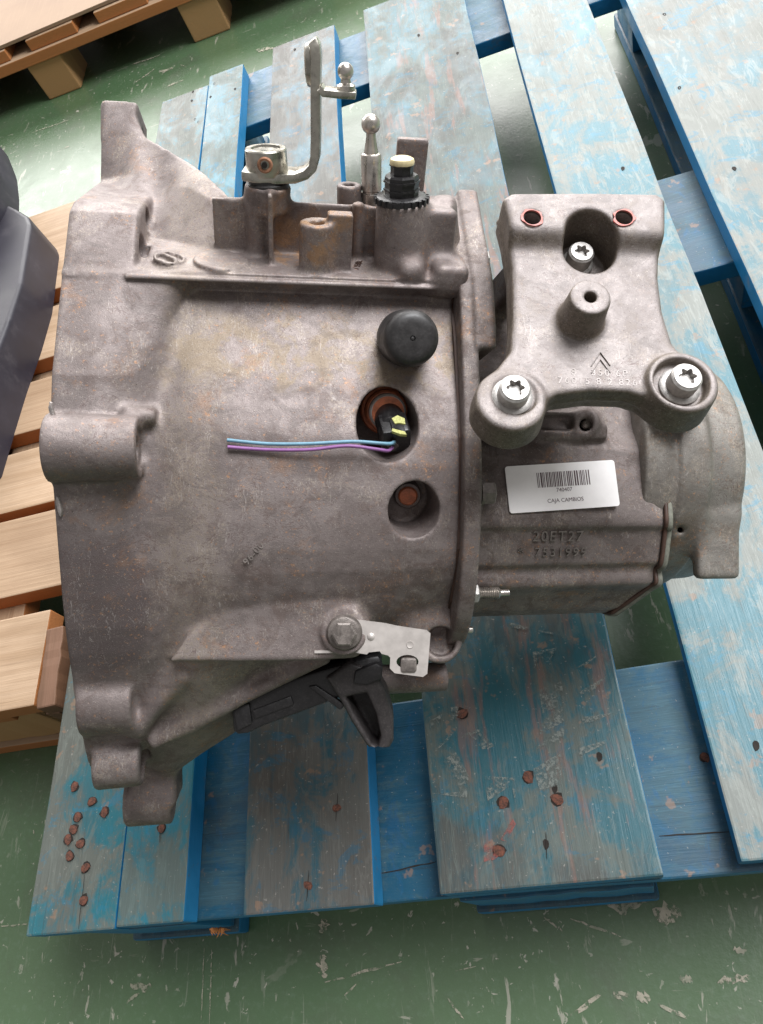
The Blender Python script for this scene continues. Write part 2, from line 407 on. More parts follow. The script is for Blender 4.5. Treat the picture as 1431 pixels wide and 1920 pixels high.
# ---------------------------------------------------------------- clutch housing casting
def build_housing():
    V = Vol((-560, -830, -830), (175, 680, 400), 3.6)
    S0 = [(-762, -190), (-768, -66), (-620, -60), (-480, 60), (-372, 180), (-203, 232), (-98, 238), (-24, 222), (184, 164), (350, 84), (462, 8), (530, -150), (520, -420), (250, -780), (-300, -780), (-640, -500)]
    S1 = [(-766, -190), (-772, -72), (-618, -22), (-478, 80), (-373, 184), (-205, 232), (-98, 236), (-24, 220), (184, 164), (336, 84), (430, 4), (505, -150), (495, -400), (250, -740), (-280, -740), (-620, -470)]
    S1a = [(-704, -200), (-710, -60), (-606, 4), (-470, 90)]+[(a, b) for a, b in S1[4:]]
    S1b = [(-668, -210), (-674, -24), (-598, 0), (-474, 64), (-374, 185), (-206, 210), (-98, 206), (-24, 198), (184, 158), (326, 84), (440, -10), (520, -120), (520, -400), (230, -660), (-260, -660), (-560, -420)]
    S2 = [(-604, -200), (-608, 38), (-556, 76), (-446, 106), (-377, 189), (-360, 156), (-290, 170), (-120, 212), (60, 206), (184, 166), (326, 98), (452, -50), (460, -250), (200, -560), (-250, -560), (-520, -350)]
    S3 = [(-522, -200), (-526, 104), (-490, 116), (-436, 112), (-377, 190), (-360, 156), (-288, 170), (-120, 224), (60, 214), (190, 166), (286, 100), (412, -50), (420, -220), (180, -500), (-220, -520), (-460, -300)]
    S4 = [(-470, -200), (-466, 20), (-478, 58), (-437, 111), (-377, 191), (-360, 156), (-288, 170), (-120, 222), (60, 212), (190, 160), (265, 105), (335, -20), (360, -200), (170, -470), (-220, -480), (-440, -280)]
    S5 = [(-470, -200), (-466, 10), (-478, 58), (-437, 111), (-376, 191), (-360, 156), (-288, 170), (-120, 220), (60, 208), (170, 154), (222, 100), (255, 10), (262, -200), (160, -440), (-220, -460), (-430, -260)]
    S6 = [(-470, -200), (-466, 20), (-478, 58), (-437, 111), (-376, 191), (-360, 158), (-288, 170), (-120, 214), (60, 202), (146, 146), (196, 88), (222, 0), (240, -200), (150, -430), (-220, -450), (-430, -260)]
    V.loft([(x_, V.curve(P_, 5, 12)) for x_, P_ in ((-522, S0), (-462, S1), (-450, S1a), (-405, S1b), (-330, S2), (-264, S3), (-240, S4), (-40, S5), (100, S6))], rnd=4, k=5)
    ax = (1, 0, 0)
    V.box((-489, -736, -116), (33, 40, 50), rnd=7, k=9)
    V.cyl((-448, -728, -120), (-480, -722, -120), 20, rnd=1, k=3, cut=True)
    A3 = [(1, 0, 0), tuple(Tg), tuple(Sp)]
    # shoulder block of the flange, its inner end drilled
    P0 = [(-366, 185), (-482, 146), (-508, 122), (-604, -30), (-560, -120), (-366, 40)]
    V.loft([(-522, P0), (-412, [(a+6 if k_ in (2, 3) else a, b-3) for k_, (a, b) in enumerate(P0)])], rnd=9, k=7)
    V.cyl((-404, -500, 72), (-440, -500, 72), 17, rnd=1, k=4, cut=True)
    V.cyl((-404, -432, 118), (-436, -432, 118), 20, rnd=1, k=4, cut=True)
    V.cyl((-404, -432, 118), (-418, -432, 118), 27, 24, rnd=1, k=4, cut=True)
    # middle boss of the flange
    V.cyl((-524, -94, 238), (-394, -96, 232), 51, 47, rnd=3, k=9)
    V.cyl((-385, -96, 232), (-399, -96, 232), 31, rnd=1, k=3, cut=True)
    V.cyl((-385, -96, 232), (-430, -96, 226), 17, rnd=1, k=3, cut=True)
    V.cyl(g(232, 776, 222), g(290, 781, 204), 10, 13, rnd=6, k=18)
    # lower bosses and feet
    V.cyl((-519, 318, 64), (-432, 318, 62), 62, 60, rnd=5, k=11)
    V.cyl((-512, 440, 4), (-432, 440, 2), 54, 50, rnd=7, k=8)
    V.cyl((-424, 452, 4), (-450, 452, 4), 26, rnd=1, k=3, cut=True)
    V.cyl((-492, 572, -150), (-402, 572, -150), 52, 50, rnd=7, k=12)
    V.cyl((-395, 576, -150), (-420, 576, -150), 20, rnd=1, k=3, cut=True)
    V.box((-430, 500, -150), (38, 70, 46), rnd=8, k=24)
    # ribs of the lower bell
    V.cyl(g(285, 1395, 52), g(612, 1230, 98), 10, 11, rnd=5, k=34)
    V.cyl(g(258, 1372, 72), g(345, 1262, 128), 9, rnd=5, k=34)
        # ridge that ends in the bolt boss
    V.prism([g(u, v, 168)[:2] for u, v in ((318, 1240), (352, 1190), (400, 1158), (500, 1136), (640, 1126), (672, 1136), (694, 1165), (696, 1212), (668, 1232), (600, 1238), (470, 1240))], 40, 174, rnd=7, k=13)
    V.cyl(g(646, 1184, 150), g(646, 1184, 183), 40, 38, rnd=3, k=8)
    V.cyl(g(745, 1172, 95), g(862, 1166, 90), 40, 42, rnd=20, k=24)
    V.cyl(g(822, 1200, 50), g(824, 1202, 124), 40, 38, rnd=5, k=16)
    V.cyl(g(826, 1202, 100), g(828, 1204, 180), 25, 27, rnd=2, k=3, cut=True)
    V.cyl(g(690, 1275, 10), g(836, 1268, 10), 27, rnd=3, k=8)
    V.cyl(g(826, 1268, 10), g(850, 1268, 10), 17, rnd=1, k=3, cut=True)
    # ledge furniture: oval pad, slot-headed boss, wall, bosses, fin and block
    def Q(u, L, h): return toG(q(u, L, h))
    V.cyl(Q(415, 46, -12), Q(415, 46, 7), 44, rnd=2, k=3)
    V.cyl(Q(318, 46, -12), Q(318, 46, 8), 25, rnd=2, k=3)
    V.cyl(Q(318, 46, 1), Q(318, 46, 14), 20, rnd=1, k=2, cut=True)
    V.box(Q(318, 46, 3), (20, 3.5, 7), axes=[tuple(np.cross(Sg, (0.5, -.3, -.7))/np.linalg.norm(np.cross(Sg, (0.5, -.3, -.7)))), tuple(np.array([.75, -.4, -.5])/np.linalg.norm([.75, -.4, -.5])), tuple(Sg)], rnd=1, k=2)
    HWt = hq(560, 379, 104)-54
    V.box(Q(560, 104, HWt), (115, 3.6, 54), axes=A3, rnd=1.5, k=7)
    V.box(Q(446, 106, HWt), (40, 3.6, 54), axes=A3, rnd=1.5, k=7)
    V.cyl(Q(672, 92, -8), Q(672, 92, 93), 9, rnd=3, k=10)
    V.box(Q(690, 100, HWt), (20, 3.6, 54), axes=A3, rnd=1.5, k=7)
    V.cyl(Q(484, 100, -10), Q(488, 100, 100), 19, 22, rnd=4, k=10)
    V.cyl(Q(503, 100, 70), Q(503, 100, hq(503, 346, 100)), 32, 37, rnd=3, k=14)
    V.box(Q(508, 66, 52), (3.5, 24, 60), axes=A3, rnd=2, k=8)
    V.cyl(Q(486, 100, 131), Q(486, 100, 118), 30, rnd=1, k=2, cut=True) if False else None
    V.cyl(Q(595, 34, -10), Q(595, 34, hq(595, 416, 34)), 30, 28, rnd=2, k=7)
    V.cyl(Q(595, 34, hq(595, 416, 34)+4), Q(595, 34, hq(595, 416, 34)-14), 12, rnd=1, k=3, cut=True)
    V.box(Q(636, 36, 38), (20, 12, 54), axes=A3, rnd=2.5, k=7)
    V.cyl(Q(655, 150, -30), Q(655, 150, hq(655, 345, 150)), 21, 21, rnd=3, k=10)
    V.cyl(Q(655, 150, hq(655, 345, 150)+4), Q(655, 150, hq(655, 345, 150)-14), 10, rnd=1, k=3, cut=True)
    V.cyl(Q(755, 60, -14), Q(755, 60, hq(755, 376, 60)), 50, 42, rnd=3, k=9)
    V.box(Q(806, 84, 40), (34, 46, 62), axes=A3, rnd=10, k=12)
    V.cyl(Q(866, 60, 30), Q(868, 60, 130), 14, 17, rnd=2, k=4, cut=True)
    V.box(Q(840, 30, 2), (28, 40, 26), axes=A3, rnd=12, k=22)
    V.cyl(Q(838, 92, -10), Q(832, 92, 108), 30, 18, rnd=8, k=16)
    V.cyl(Q(748, 8, 10), Q(792, 14, 14), 17, 19, rnd=13, k=16)
    V.box(Q(560, 150, -22), (190, 60, 14), axes=A3, rnd=6, k=14)
    V.box(Q(765, 205, hq(765, 258, 205)-93), (27, 9, 93), axes=A3, rnd=5, k=8)
    # ledge lip
    V.box((-158, -371, 185), (266, 3.0, 12), axes=[(1, 0, 0), tuple(Sp), tuple(Tg)], rnd=1, k=3)
    # two windows in the barrel
    def ew(u, v, rx, ry, ztop, zbot, ku=0):
        C_ = g(u, v, 215)
        def fn(X, Y, Z):
            dz = (Z-C_[2])
            r = np.sqrt(((X-C_[0]-dz*0.06)/rx)**2+((Y-C_[1]-dz*0.30)/ry)**2)
            return np.maximum((r-1)*min(rx, ry), np.maximum(zbot-Z, Z-ztop))
        V.op(fn, (C_[0]-rx-30, C_[1]-ry-50, zbot), (C_[0]+rx+30, C_[1]+ry+50, ztop), 3, True)
    ew(727, 797, 50, 58, 280, 90)
    ew(777, 957, 42, 47, 280, 125)
    # hollow bell, open on the mating side
    V.cyl((-580, -90, -250), (-400, -90, -250), 400, 360, rnd=10, k=10, cut=True)
    return V.mesh('housing')

def build_flange():
    V = Vol((90, -640, -520), (190, 330, 290), 3.6)
    P = [(-560, 20), (-560, 92), (-500, 128), (-385, 196), (-345, 206), (-200, 226), (-98, 238), (0, 236), (100, 214), (176, 176), (228, 120), (250, 30), (250, -250), (160, -450), (-260, -470), (-520, -250)]
    V.loft([(102.5, V.curve(P, 4, 11)), (132, V.curve(P, 4, 11))], rnd=2, k=2)
    P2 = [(-572, 10), (-572, 96), (-505, 133), (-385, 201), (-345, 212), (-310, 218), (-262, 222), (-262, 150), (-262, 20), (-400, -60)]
    V.loft([(124, P2), (160, P2)], rnd=3, k=2)
    V.cyl((106, 226, 40), (132, 226, 40), 38, rnd=4, k=12)
    V.cyl((92, -520, 30), (130, -520, 30), 34, rnd=5, k=6)
    V.smooth(1)
    return V.mesh('joint_flange')

def build_end_case():
    V = Vol((110, -420, -460), (540, 240, 230), 3.8)
    P = [(-340, -60), (-335, 60), (-240, 96), (-150, 120), (-112, 146), (8, 164), (24, 164), (34, 154), (92, 140), (104, 122), (128, 122), (140, 104), (182, 62), (196, 30), (180, -180), (60, -360), (-180, -400), (-310, -260)]
    E = [(a*0.985, b-8) for a, b in P]
    V.loft([(130, P), (484, E)], rnd=6, k=6)
    V.box((495, -20, 200), (40, 400, 400), axes=[(cos(.42), sin(.42), 0), (-sin(.42), cos(.42), 0), (0, 0, 1)], rnd=3, k=6, cut=False) if False else None
    V.cyl((150, 118, 104), (470, 112, 98), 21, 21, rnd=8, k=16)
    V.cyl(g(1098, 797, 90), g(1098, 790, 152), 27, 24, rnd=5, k=12)          # threaded boss under the bracket
    V.box(g(1098, 812, 120), (30, 14, 30), rnd=4, k=12)
    V.box(g(1040, 800, 118), (46, 26, 30), rnd=10, k=14)
    V.box(g(1045, 792, 150), (30, 12, 18), rnd=6, k=8, cut=True)
    V.cyl(g(1098, 797, 170), g(1098, 797, 110), 11, rnd=1, k=2, cut=True)
    V.cyl(g(957, 775, 40), g(957, 765, 235), 49, 48, rnd=6, k=16)
    V.cyl(g(1278, 750, 0), g(1278, 745, 215), 46, 45, rnd=6, k=16)
    V.box(g(935, 500, 60), (16, 90, 100), rnd=8, k=20)
    V.cyl((165, -330, 20), (420, -330, 10), 60, 50, rnd=20, k=30)
    def chamfer(X, Y, Z): return -((X-478)*0.78+(Y-138)*0.62)
    V.op(lambda X, Y, Z: chamfer(X, Y, Z)+0*Z, (380, 60, -460), (540, 240, 230), 4, True)
    V.smooth(1)
    return V.mesh('end_case')

def build_cover():
    V = Vol((400, -360, -330), (730, 190, 210), 4.2)
    V.cyl((462, -86, -62), (640, -82, -62), 232, 216, rnd=16, k=6)
    V.cyl((500, -84, -62), (560, -84, -62), 237, 235, rnd=6, k=8)
    V.cyl((640, -92, -62), (656, -92, -62), 170, 160, rnd=8, k=20)
    V.cyl((440, -92, -62), (488, -92, -62), 228, 228, rnd=5, k=8)
    V.box((600, -60, 120), (60, 90, 30), rnd=20, k=30) if False else None
    V.cyl(g(1275, 993, 60), g(1275, 993, 190), 6, rnd=1, k=2, cut=True); V.cyl(g(1335, 988, 40), g(1335, 988, 180), 5, rnd=1, k=2, cut=True)
    V.cyl(g(1347, 1002, 40), g(1347, 1002, 108), 7, rnd=4, k=5)
    V.box((590, 60, 130), (40, 60, 14), rnd=8, k=24)
    V.smooth(1)
    return V.mesh('end_cover')

# ---------------------------------------------------------------- bracket, in a frame of its own (a right, b down the face, n out)
BO = c(1100, 600, 300)
Bn = np.array([0.02, -0.34, 0.94]); Bn /= np.linalg.norm(Bn)
Ba = np.array([1, 0.03, 0]); Ba -= Ba.dot(Bn)*Bn; Ba /= np.linalg.norm(Ba)
Bb = np.cross(Bn, Ba); Bb = Bb if Bb[1] > 0 else -Bb
def bl(u, v, n=0.0):
    """pixel column/row to bracket-plane coordinates at height n"""
    d = np.array([(u-715.5)/1400, (v-960)/1400, -1.0]); o = np.array([0, 0, 1400.0])
    t = ((BO+n*Bn-o).dot(Bn))/d.dot(Bn); p = o+t*d-BO
    return np.array([p.dot(Ba), p.dot(Bb), n])
def flip(v): return Vector((v[0], -v[1], v[2]))
_A, _B, _N, _O = flip(Ba), flip(-Bb), flip(Bn), flip(BO)      # local y up again
M_B = M_C @ Matrix(((_A.x, _B.x, _N.x, _O.x), (_A.y, _B.y, _N.y, _O.y), (_A.z, _B.z, _N.z, _O.z), (0, 0, 0, 1)))
def build_bracket():
    V = Vol((-260, -240, -150), (260, 260, 70), 2.6)
    px = [(938, 392), (955, 382), (1100, 381), (1222, 383), (1238, 395), (1238, 450), (1237, 520), (1246, 580), (1266, 640), (1290, 665), (1330, 700), (1335, 745), (1290, 770), (1245, 762), (1212, 742), (1180, 732), (1110, 730), (1045, 738), (1012, 760), (985, 790), (930, 795), (895, 765), (905, 715), (935, 683), (957, 655), (962, 600), (960, 500), (948, 430)]
    P = np.array([bl(u, v)[:2] for u, v in px])
    def poly(X, Y):
        d = None; sg = None; n = len(P)
        for a in range(n):
            x0, y0 = P[a]; x1, y1 = P[(a+1) % n]; ex, ey = x1-x0, y1-y0
            wx, wy = X-x0, Y-y0; tt = np.clip((wx*ex+wy*ey)/(ex*ex+ey*ey), 0, 1)
            dd = (wx-ex*tt)**2+(wy-ey*tt)**2; d = dd if d is None else np.minimum(d, dd)
            c1 = Y >= y0; c2 = Y < y1; c3 = (ex*wy) > (ey*wx)
            f = (c1 & c2 & c3) | (~c1 & ~c2 & ~c3); sg = f if sg is None else (sg ^ f)
        d = np.sqrt(d); return np.where(sg, -d, d)
    sl, X, Y, Z = V.block((-260, -240, -150), (260, 260, 70))
    D2 = poly(X[:, :, 0], Y[:, :, 0])
    D2 = D2[:, :, None]
    topz = 26.0
    btop = bl(1100, 384)[1]; bst = bl(1100, 446, 20)[1]
    # face height: raised pad along the top edge, then a soft step down; a shallow dish in the middle
    ztop = 0+topz/(1+np.exp((Y-bst)/5.0))-5*np.exp(-((Y-40)/90)**2)*np.ones_like(X)
    zb = -58+0*X
    rnd = 9
    q1 = D2+rnd; q2 = np.maximum(Z-ztop, zb-Z)+rnd
    d = np.minimum(np.maximum(q1, q2), 0)+np.sqrt(np.maximum(q1, 0)**2+np.maximum(q2, 0)**2)-rnd
    V.F[sl] = np.minimum(V.F[sl], d)
    # parting ridge round the edge
    q1 = np.abs(D2-1.5)-2.5; q2 = np.abs(Z+28)-2
    V.F[sl] = np.minimum(V.F[sl], np.maximum(q1, q2))
    L = bl(965, 745, 8); R = bl(1280, 716, 4)
    V.cyl((L[0]-4, L[1]+6, -48), (L[0]-4, L[1]+1, 6), 54, 50, rnd=7, k=10)
    V.cyl((R[0], R[1]+5, -50), (R[0], R[1]+1, 10), 55, 50, rnd=7, k=10)
    V.cyl((R[0]-3, R[1]+2, -10), (R[0]-3, R[1]+2, 40), 38, 41, rnd=2, k=5, cut=True)
    V.cyl((L[0]+1, L[1]-6, 0), (L[0]+1, L[1]-6, 40), 31, 33, rnd=2, k=5, cut=True)
    # recess with the upper bolt
    r0 = bl(1100, 440, 10); r1 = bl(1100, 478, -10)
    V.cyl((r1[0]+2, r1[1]-2, -84), (r1[0]+2, r1[1]-2, -40), 50, 54, rnd=4, k=6); V.cyl((r0[0]+2, r0[1]+4, -84), (r0[0]+2, r0[1]+4, -40), 46, 50, rnd=4, k=6)
    V.cyl((r0[0]+2, r0[1]+4, -52), (r0[0]+2, r0[1]+2, 60), 34, 38, rnd=2, k=8, cut=True)
    V.cyl((r1[0]+2, r1[1]-2, -52), (r1[0]+2, r1[1]-2, 60), 40, 40, rnd=2, k=8, cut=True)
    # stub boss with its blind hole
    s0 = bl(1108, 556, 54)
    V.cyl((s0[0], s0[1], -10), (s0[0], s0[1], 54), 35, 29, rnd=3, k=11)
    V.cyl((s0[0], s0[1], 20), (s0[0], s0[1], 80), 8.5, rnd=1, k=2, cut=True)
    for u, v in ((998, 408), (1170, 408)):
        h = bl(u, v, topz); V.cyl((h[0], h[1], -10), (h[0], h[1], 60), 14.5, rnd=1, k=3, cut=True)
    V.smooth(1)
    return V.mesh('mount_bracket')

# ---------------------------------------------------------------- small solids in C-frame units
def frame(axis, ref=(1, 0, 0)):
    a = np.array(axis, float); a /= np.linalg.norm(a)
    r = np.array(ref, float); r -= r.dot(a)*a
    if np.linalg.norm(r) < 1e-3: r = np.array([0, 1.0, 0]); r -= r.dot(a)*a
    r /= np.linalg.norm(r); return r, np.cross(a, r), a
def FV(p): return (p[0], -p[1], p[2])
def lathe(name, o, axis, prof, mat, parent, n=32, M=None, ang=35, cap=True):
    """revolve (radius, height) pairs about an axis through o"""
    r_, s_, a = frame(axis); vs = []; fs = []
    for (r, t) in prof:
        for i in range(n):
            w = 2*pi*i/n; vs.append(FV(np.array(o)+a*t+r*(cos(w)*r_+sin(w)*s_)))
    m = len(prof)
    for j in range(m-1):
        for i in range(n):
            fs.append((j*n+i, j*n+(i+1) % n, (j+1)*n+(i+1) % n, (j+1)*n+i))
    fs.append(tuple(range(n))[::-1])
    if cap: fs.append(tuple((m-1)*n+i for i in range(n)))
    o_ = put_mesh(name, vs, fs, mat, parent, M_C if M is None else M)
    fix_normals(o_); autosmooth(o_, ang); return o_
def fix_normals(o):
    bm = bmesh.new(); bm.from_mesh(o.data); bmesh.ops.recalc_face_normals(bm, faces=bm.faces); bm.to_mesh(o.data); bm.free()
def hexhead(name, o, axis, r, h, mat, parent, n=6, M=None):
    return lathe(name, o, axis, [(r, 0), (r, h*0.86), (r*0.84, h)], mat, parent, n, M, 20)
def torx(name, o, axis, parent, r=27, h=24, wr=37, M=None, mat='bolt'):
    """socket-head bolt: washer flange, chamfered head, six-lobed recess"""
    b = lathe(name, o, axis, [(wr, 0), (wr, 3), (wr-3, 5), (r, 5.5), (r, h-3), (r-3, h), (r*0.66, h), (r*0.64, h-10)], MAT[mat], parent, 40, M, 30)
    r_, s_, a = frame(axis); n = 48; vs = []; fs = []
    for k_, (rr, t) in enumerate(((1.0, h+0.6), (0.93, h-9))):
        for i in range(n):
            w = 2*pi*i/n; q_ = r*0.50*(1+0.20*cos(6*w))*rr; vs.append(FV(np.array(o)+a*t+q_*(cos(w)*r_+sin(w)*s_)))
    for i in range(n): fs.append((i, (i+1) % n, n+(i+1) % n, n+i))
    fs.append(tuple(n+i for i in range(n)))
    # annulus that carries the recess
    vs2 = len(vs)
    for i in range(n):
        w = 2*pi*i/n; vs.append(FV(np.array(o)+a*(h+0.6)+r*0.86*(cos(w)*r_+sin(w)*s_)))
    ring = [(i, (i+1) % n, vs2+(i+1) % n, vs2+i) for i in range(n)]
    rec = put_mesh('socket_recess', vs[:vs2], fs, MAT['bolt'], b, M_C if M is None else M)
    top = put_mesh('head_face', vs, ring, MAT[mat], b, M_C if M is None else M); fix_normals(top)
    return b
def tube(name, pts, r, mat, parent, n=10, M=None):
    pts = [np.array(p, float) for p in pts]; vs = []; fs = []; m = len(pts)
    # Catmull-Rom resample
    P = [pts[0]]+pts+[pts[-1]]; out = []
    for i in range(1, len(P)-2):
        for t in np.linspace(0, 1, 8, endpoint=False):
            p0, p1, p2, p3 = P[i-1], P[i], P[i+1], P[i+2]
            out.append(0.5*((2*p1)+(-p0+p2)*t+(2*p0-5*p1+4*p2-p3)*t*t+(-p0+3*p1-3*p2+p3)*t**3))
    out.append(pts[-1]); pts = out; m = len(pts); ref = np.array([0.1, 0.3, 1.0])
    for i, p in enumerate(pts):
        d = pts[min(i+1, m-1)]-pts[max(i-1, 0)]; r_, s_, a = frame(d, ref)
        for k_ in range(n):
            w = 2*pi*k_/n; vs.append(FV(p+r*(cos(w)*r_+sin(w)*s_)))
    for j in range(m-1):
        for i in range(n): fs.append((j*n+i, j*n+(i+1) % n, (j+1)*n+(i+1) % n, (j+1)*n+i))
    fs.append(tuple(range(n))[::-1]); fs.append(tuple((m-1)*n+i for i in range(n)))
    o = put_mesh(name, vs, fs, mat, parent, M_C if M is None else M); fix_normals(o); autosmooth(o, 50); return o
def sweep_bar(name, pts, wdir, tk, wd, mat, parent, bev=2.5, M=None):
    """flat bar: pts centre line, wdir the wide direction"""
    pts = [np.array(p, float) for p in pts]; m = len(pts); vs = []; fs = []
    wdir = np.array(wdir, float); wdir /= np.linalg.norm(wdir)
    for i, p in enumerate(pts):
        d = pts[min(i+1, m-1)]-pts[max(i-1, 0)]; d /= np.linalg.norm(d); nn = np.cross(d, wdir); nn /= np.linalg.norm(nn)
        w_ = wd[i] if isinstance(wd, (list, tuple)) else wd
        for (a, b) in ((-1, -1), (-1, 1), (1, 1), (1, -1)):
            vs.append(FV(p+a*nn*tk/2+b*wdir*w_/2))
    for j in range(m-1):
        for i in range(4): fs.append((j*4+i, j*4+(i+1) % 4, (j+1)*4+(i+1) % 4, (j+1)*4+i))
    fs.append((3, 2, 1, 0)); fs.append(tuple((m-1)*4+i for i in range(4)))
    o = put_mesh(name, vs, fs, mat, parent, M_C if M is None else M); fix_normals(o)
    bm = bmesh.new(); bm.from_mesh(o.data)
    ed = [e for e in bm.edges if len(e.link_faces) == 2 and e.calc_face_angle(0) > radians(60)]
    bmesh.ops.bevel(bm, geom=ed, offset=bev, segments=2, affect='EDGES', profile=0.5)
    bm.to_mesh(o.data); bm.free(); autosmooth(o, 40); return o
def prism(name, outline, o, ax, ay, an, t0, t1, mat, parent, bev=0.0, M=None, holes=()):
    """extrude an outline lying in the ax/ay plane from t0 to t1 along an"""
    ax, ay, an, o = (np.array(w, float) for w in (ax, ay, an, o))
    bm = bmesh.new()
    def ringv(pl, t): return [bm.verts.new(FV(o+ax*p[0]+ay*p[1]+an*t)) for p in pl]
    loops = [outline]+list(holes)
    if not holes:
        lo = ringv(outline, t0); hi = ringv(outline, t1); n = len(lo)
        bm.faces.new(lo); bm.faces.new(hi[::-1])
        for i in range(n): bm.faces.new((lo[i], hi[i], hi[(i+1) % n], lo[(i+1) % n]))
    else:
        edges = {}
        for t in (t0, t1):
            es = []
            edges[t] = []
            for pl in loops:
                vv = ringv(pl, t); edges[t].append(vv)
                for i in range(len(vv)): es.append(bm.edges.new((vv[i], vv[(i+1) % len(vv)])))
            bmesh.ops.triangle_fill(bm, use_beauty=True, use_dissolve=False, edges=es)
        for a_, b_ in zip(edges[t0], edges[t1]):
            n = len(a_)
            for i in range(n): bm.faces.new((a_[i], b_[i], b_[(i+1) % n], a_[(i+1) % n]))
    bmesh.ops.recalc_face_normals(bm, faces=bm.faces)
    if bev:
        ed = [e for e in bm.edges if len(e.link_faces) == 2 and e.calc_face_angle(0) > radians(50)]
        bmesh.ops.bevel(bm, geom=ed, offset=bev, segments=2, affect='EDGES', profile=0.5)
    me = bpy.data.meshes.new(name); bm.to_mesh(me); bm.free()
    ob = put(name, me, mat, parent, M_C if M is None else M); autosmooth(ob, 35); return ob
def text_mesh(name, body, size, o, ax, ay, an, mat, parent, depth=1.0, M=None, spacing=1.0, kind=None):
    cu = bpy.data.curves.new(name, 'FONT'); cu.body = body; cu.size = size; cu.align_x = 'CENTER'; cu.align_y = 'CENTER'; cu.extrude = depth; cu.space_character = spacing
    cu.resolution_u = 3
    to = bpy.data.objects.new(name+'_src', cu); COL.objects.link(to)
    dg = bpy.context.evaluated_depsgraph_get(); me = bpy.data.meshes.new_from_object(to.evaluated_get(dg)); bpy.data.objects.remove(to)
    ax, ay, an = (flip(w) for w in (ax, ay, an)); oo = flip(o)
    L = Matrix(((ax.x, -ay.x, an.x, oo.x), (ax.y, -ay.y, an.y, oo.y), (ax.z, -ay.z, an.z, oo.z), (0, 0, 0, 1)))   # ay points down the text
    me.name = name; me.materials.clear()
    return put(name, me, mat, parent, (M_C if M is None else M) @ L)

# ================================================================ BUILD: GEARBOX
base_w = M_G @ Vector((0, 0, -500))
GB = root('gearbox', (base_w.x, base_w.y, DECK), 'used grey cast aluminium car gearbox lying on the blue pallet', 'gearbox')
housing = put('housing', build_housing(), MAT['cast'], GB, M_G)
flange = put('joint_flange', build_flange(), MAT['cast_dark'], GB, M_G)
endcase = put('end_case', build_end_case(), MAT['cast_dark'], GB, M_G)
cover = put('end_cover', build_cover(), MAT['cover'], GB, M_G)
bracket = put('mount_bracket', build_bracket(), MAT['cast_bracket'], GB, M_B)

# scraped metal where the flange edge was knocked
MAT['scrape'] = mat_plain('scraped_aluminium', (0.42, 0.38, 0.36), 0.38, 0.6, 0.3, 0.06, 0.1, 0.6)
rr = random.Random(21)
for (u, v, l_) in ((92, 770, 26), (106, 950, 30), (152, 1352, 24), (112, 650, 10), (196, 620, 8), (120, 1000, 14)):
    z0_ = 0
    lo_, hi_ = -300, 400
    for _ in range(40):
        m_ = (lo_+hi_)/2
        if g(u, v, m_)[0] < -517: lo_ = m_
        else: hi_ = m_
    p_ = g(u, v, m_); pl_ = []
    for k_ in range(12):
        w = 2*pi*k_/12; pl_.append((rr.uniform(2.2, 4.2)*cos(w), l_*0.5*sin(w)*rr.uniform(.7, 1.1)))
    prism('edge_knock', pl_, p_+np.array([3, 0, 0]), (1, 0, 0.25), (0.12, 1, -.2), (-.25, .2, 1), -5, 0.6, MAT['scrape'], housing, 0.6, M_G)
# dark sealant showing in the joint
sec = [(-372, 186), (-350, 160), (-284, 186), (-120, 220), (60, 210), (152, 154), (203, 94), (228, 4)]
vs = []; fs = []
for (y, z) in sec:
    for x in (98.5, 106.5):
        vs.append((x, -y, z-6)); vs.append((x, -y*0.96, z-30))
n = len(sec)
for i in range(n-1):
    a = i*4; b = a+4; fs += [(a, a+2, b+2, b), (a+1, b+1, b+3, a+3), (a, b, b+1, a+1), (a+2, a+3, b+3, b+2)]
o = put_mesh('joint_seal', vs, fs, MAT['gasket'], GB, M_G); fix_normals(o)
EP = [(a*0.985, b-8) for a, b in [(-150, 120), (-112, 146), (-50, 155), (8, 164), (24, 164), (34, 154), (92, 140), (104, 122), (128, 122), (140, 104), (182, 62), (196, 30), (190, -60)]]
def endx(y): return min(484, 478-(y-138)*.8)
rr = random.Random(3)
seal = [np.array([endx(y)+5+rr.uniform(-2, 2), y+1, z-1+rr.uniform(-2, 2)]) for y, z in EP]
tube('end_seal', seal, 6.5, MAT['grey_seal'], GB, 8, M_G)
tube('end_seal', [p+np.array([-7, -1, 3]) for p in seal], 4.0, MAT['gasket'], GB, 8, M_G)

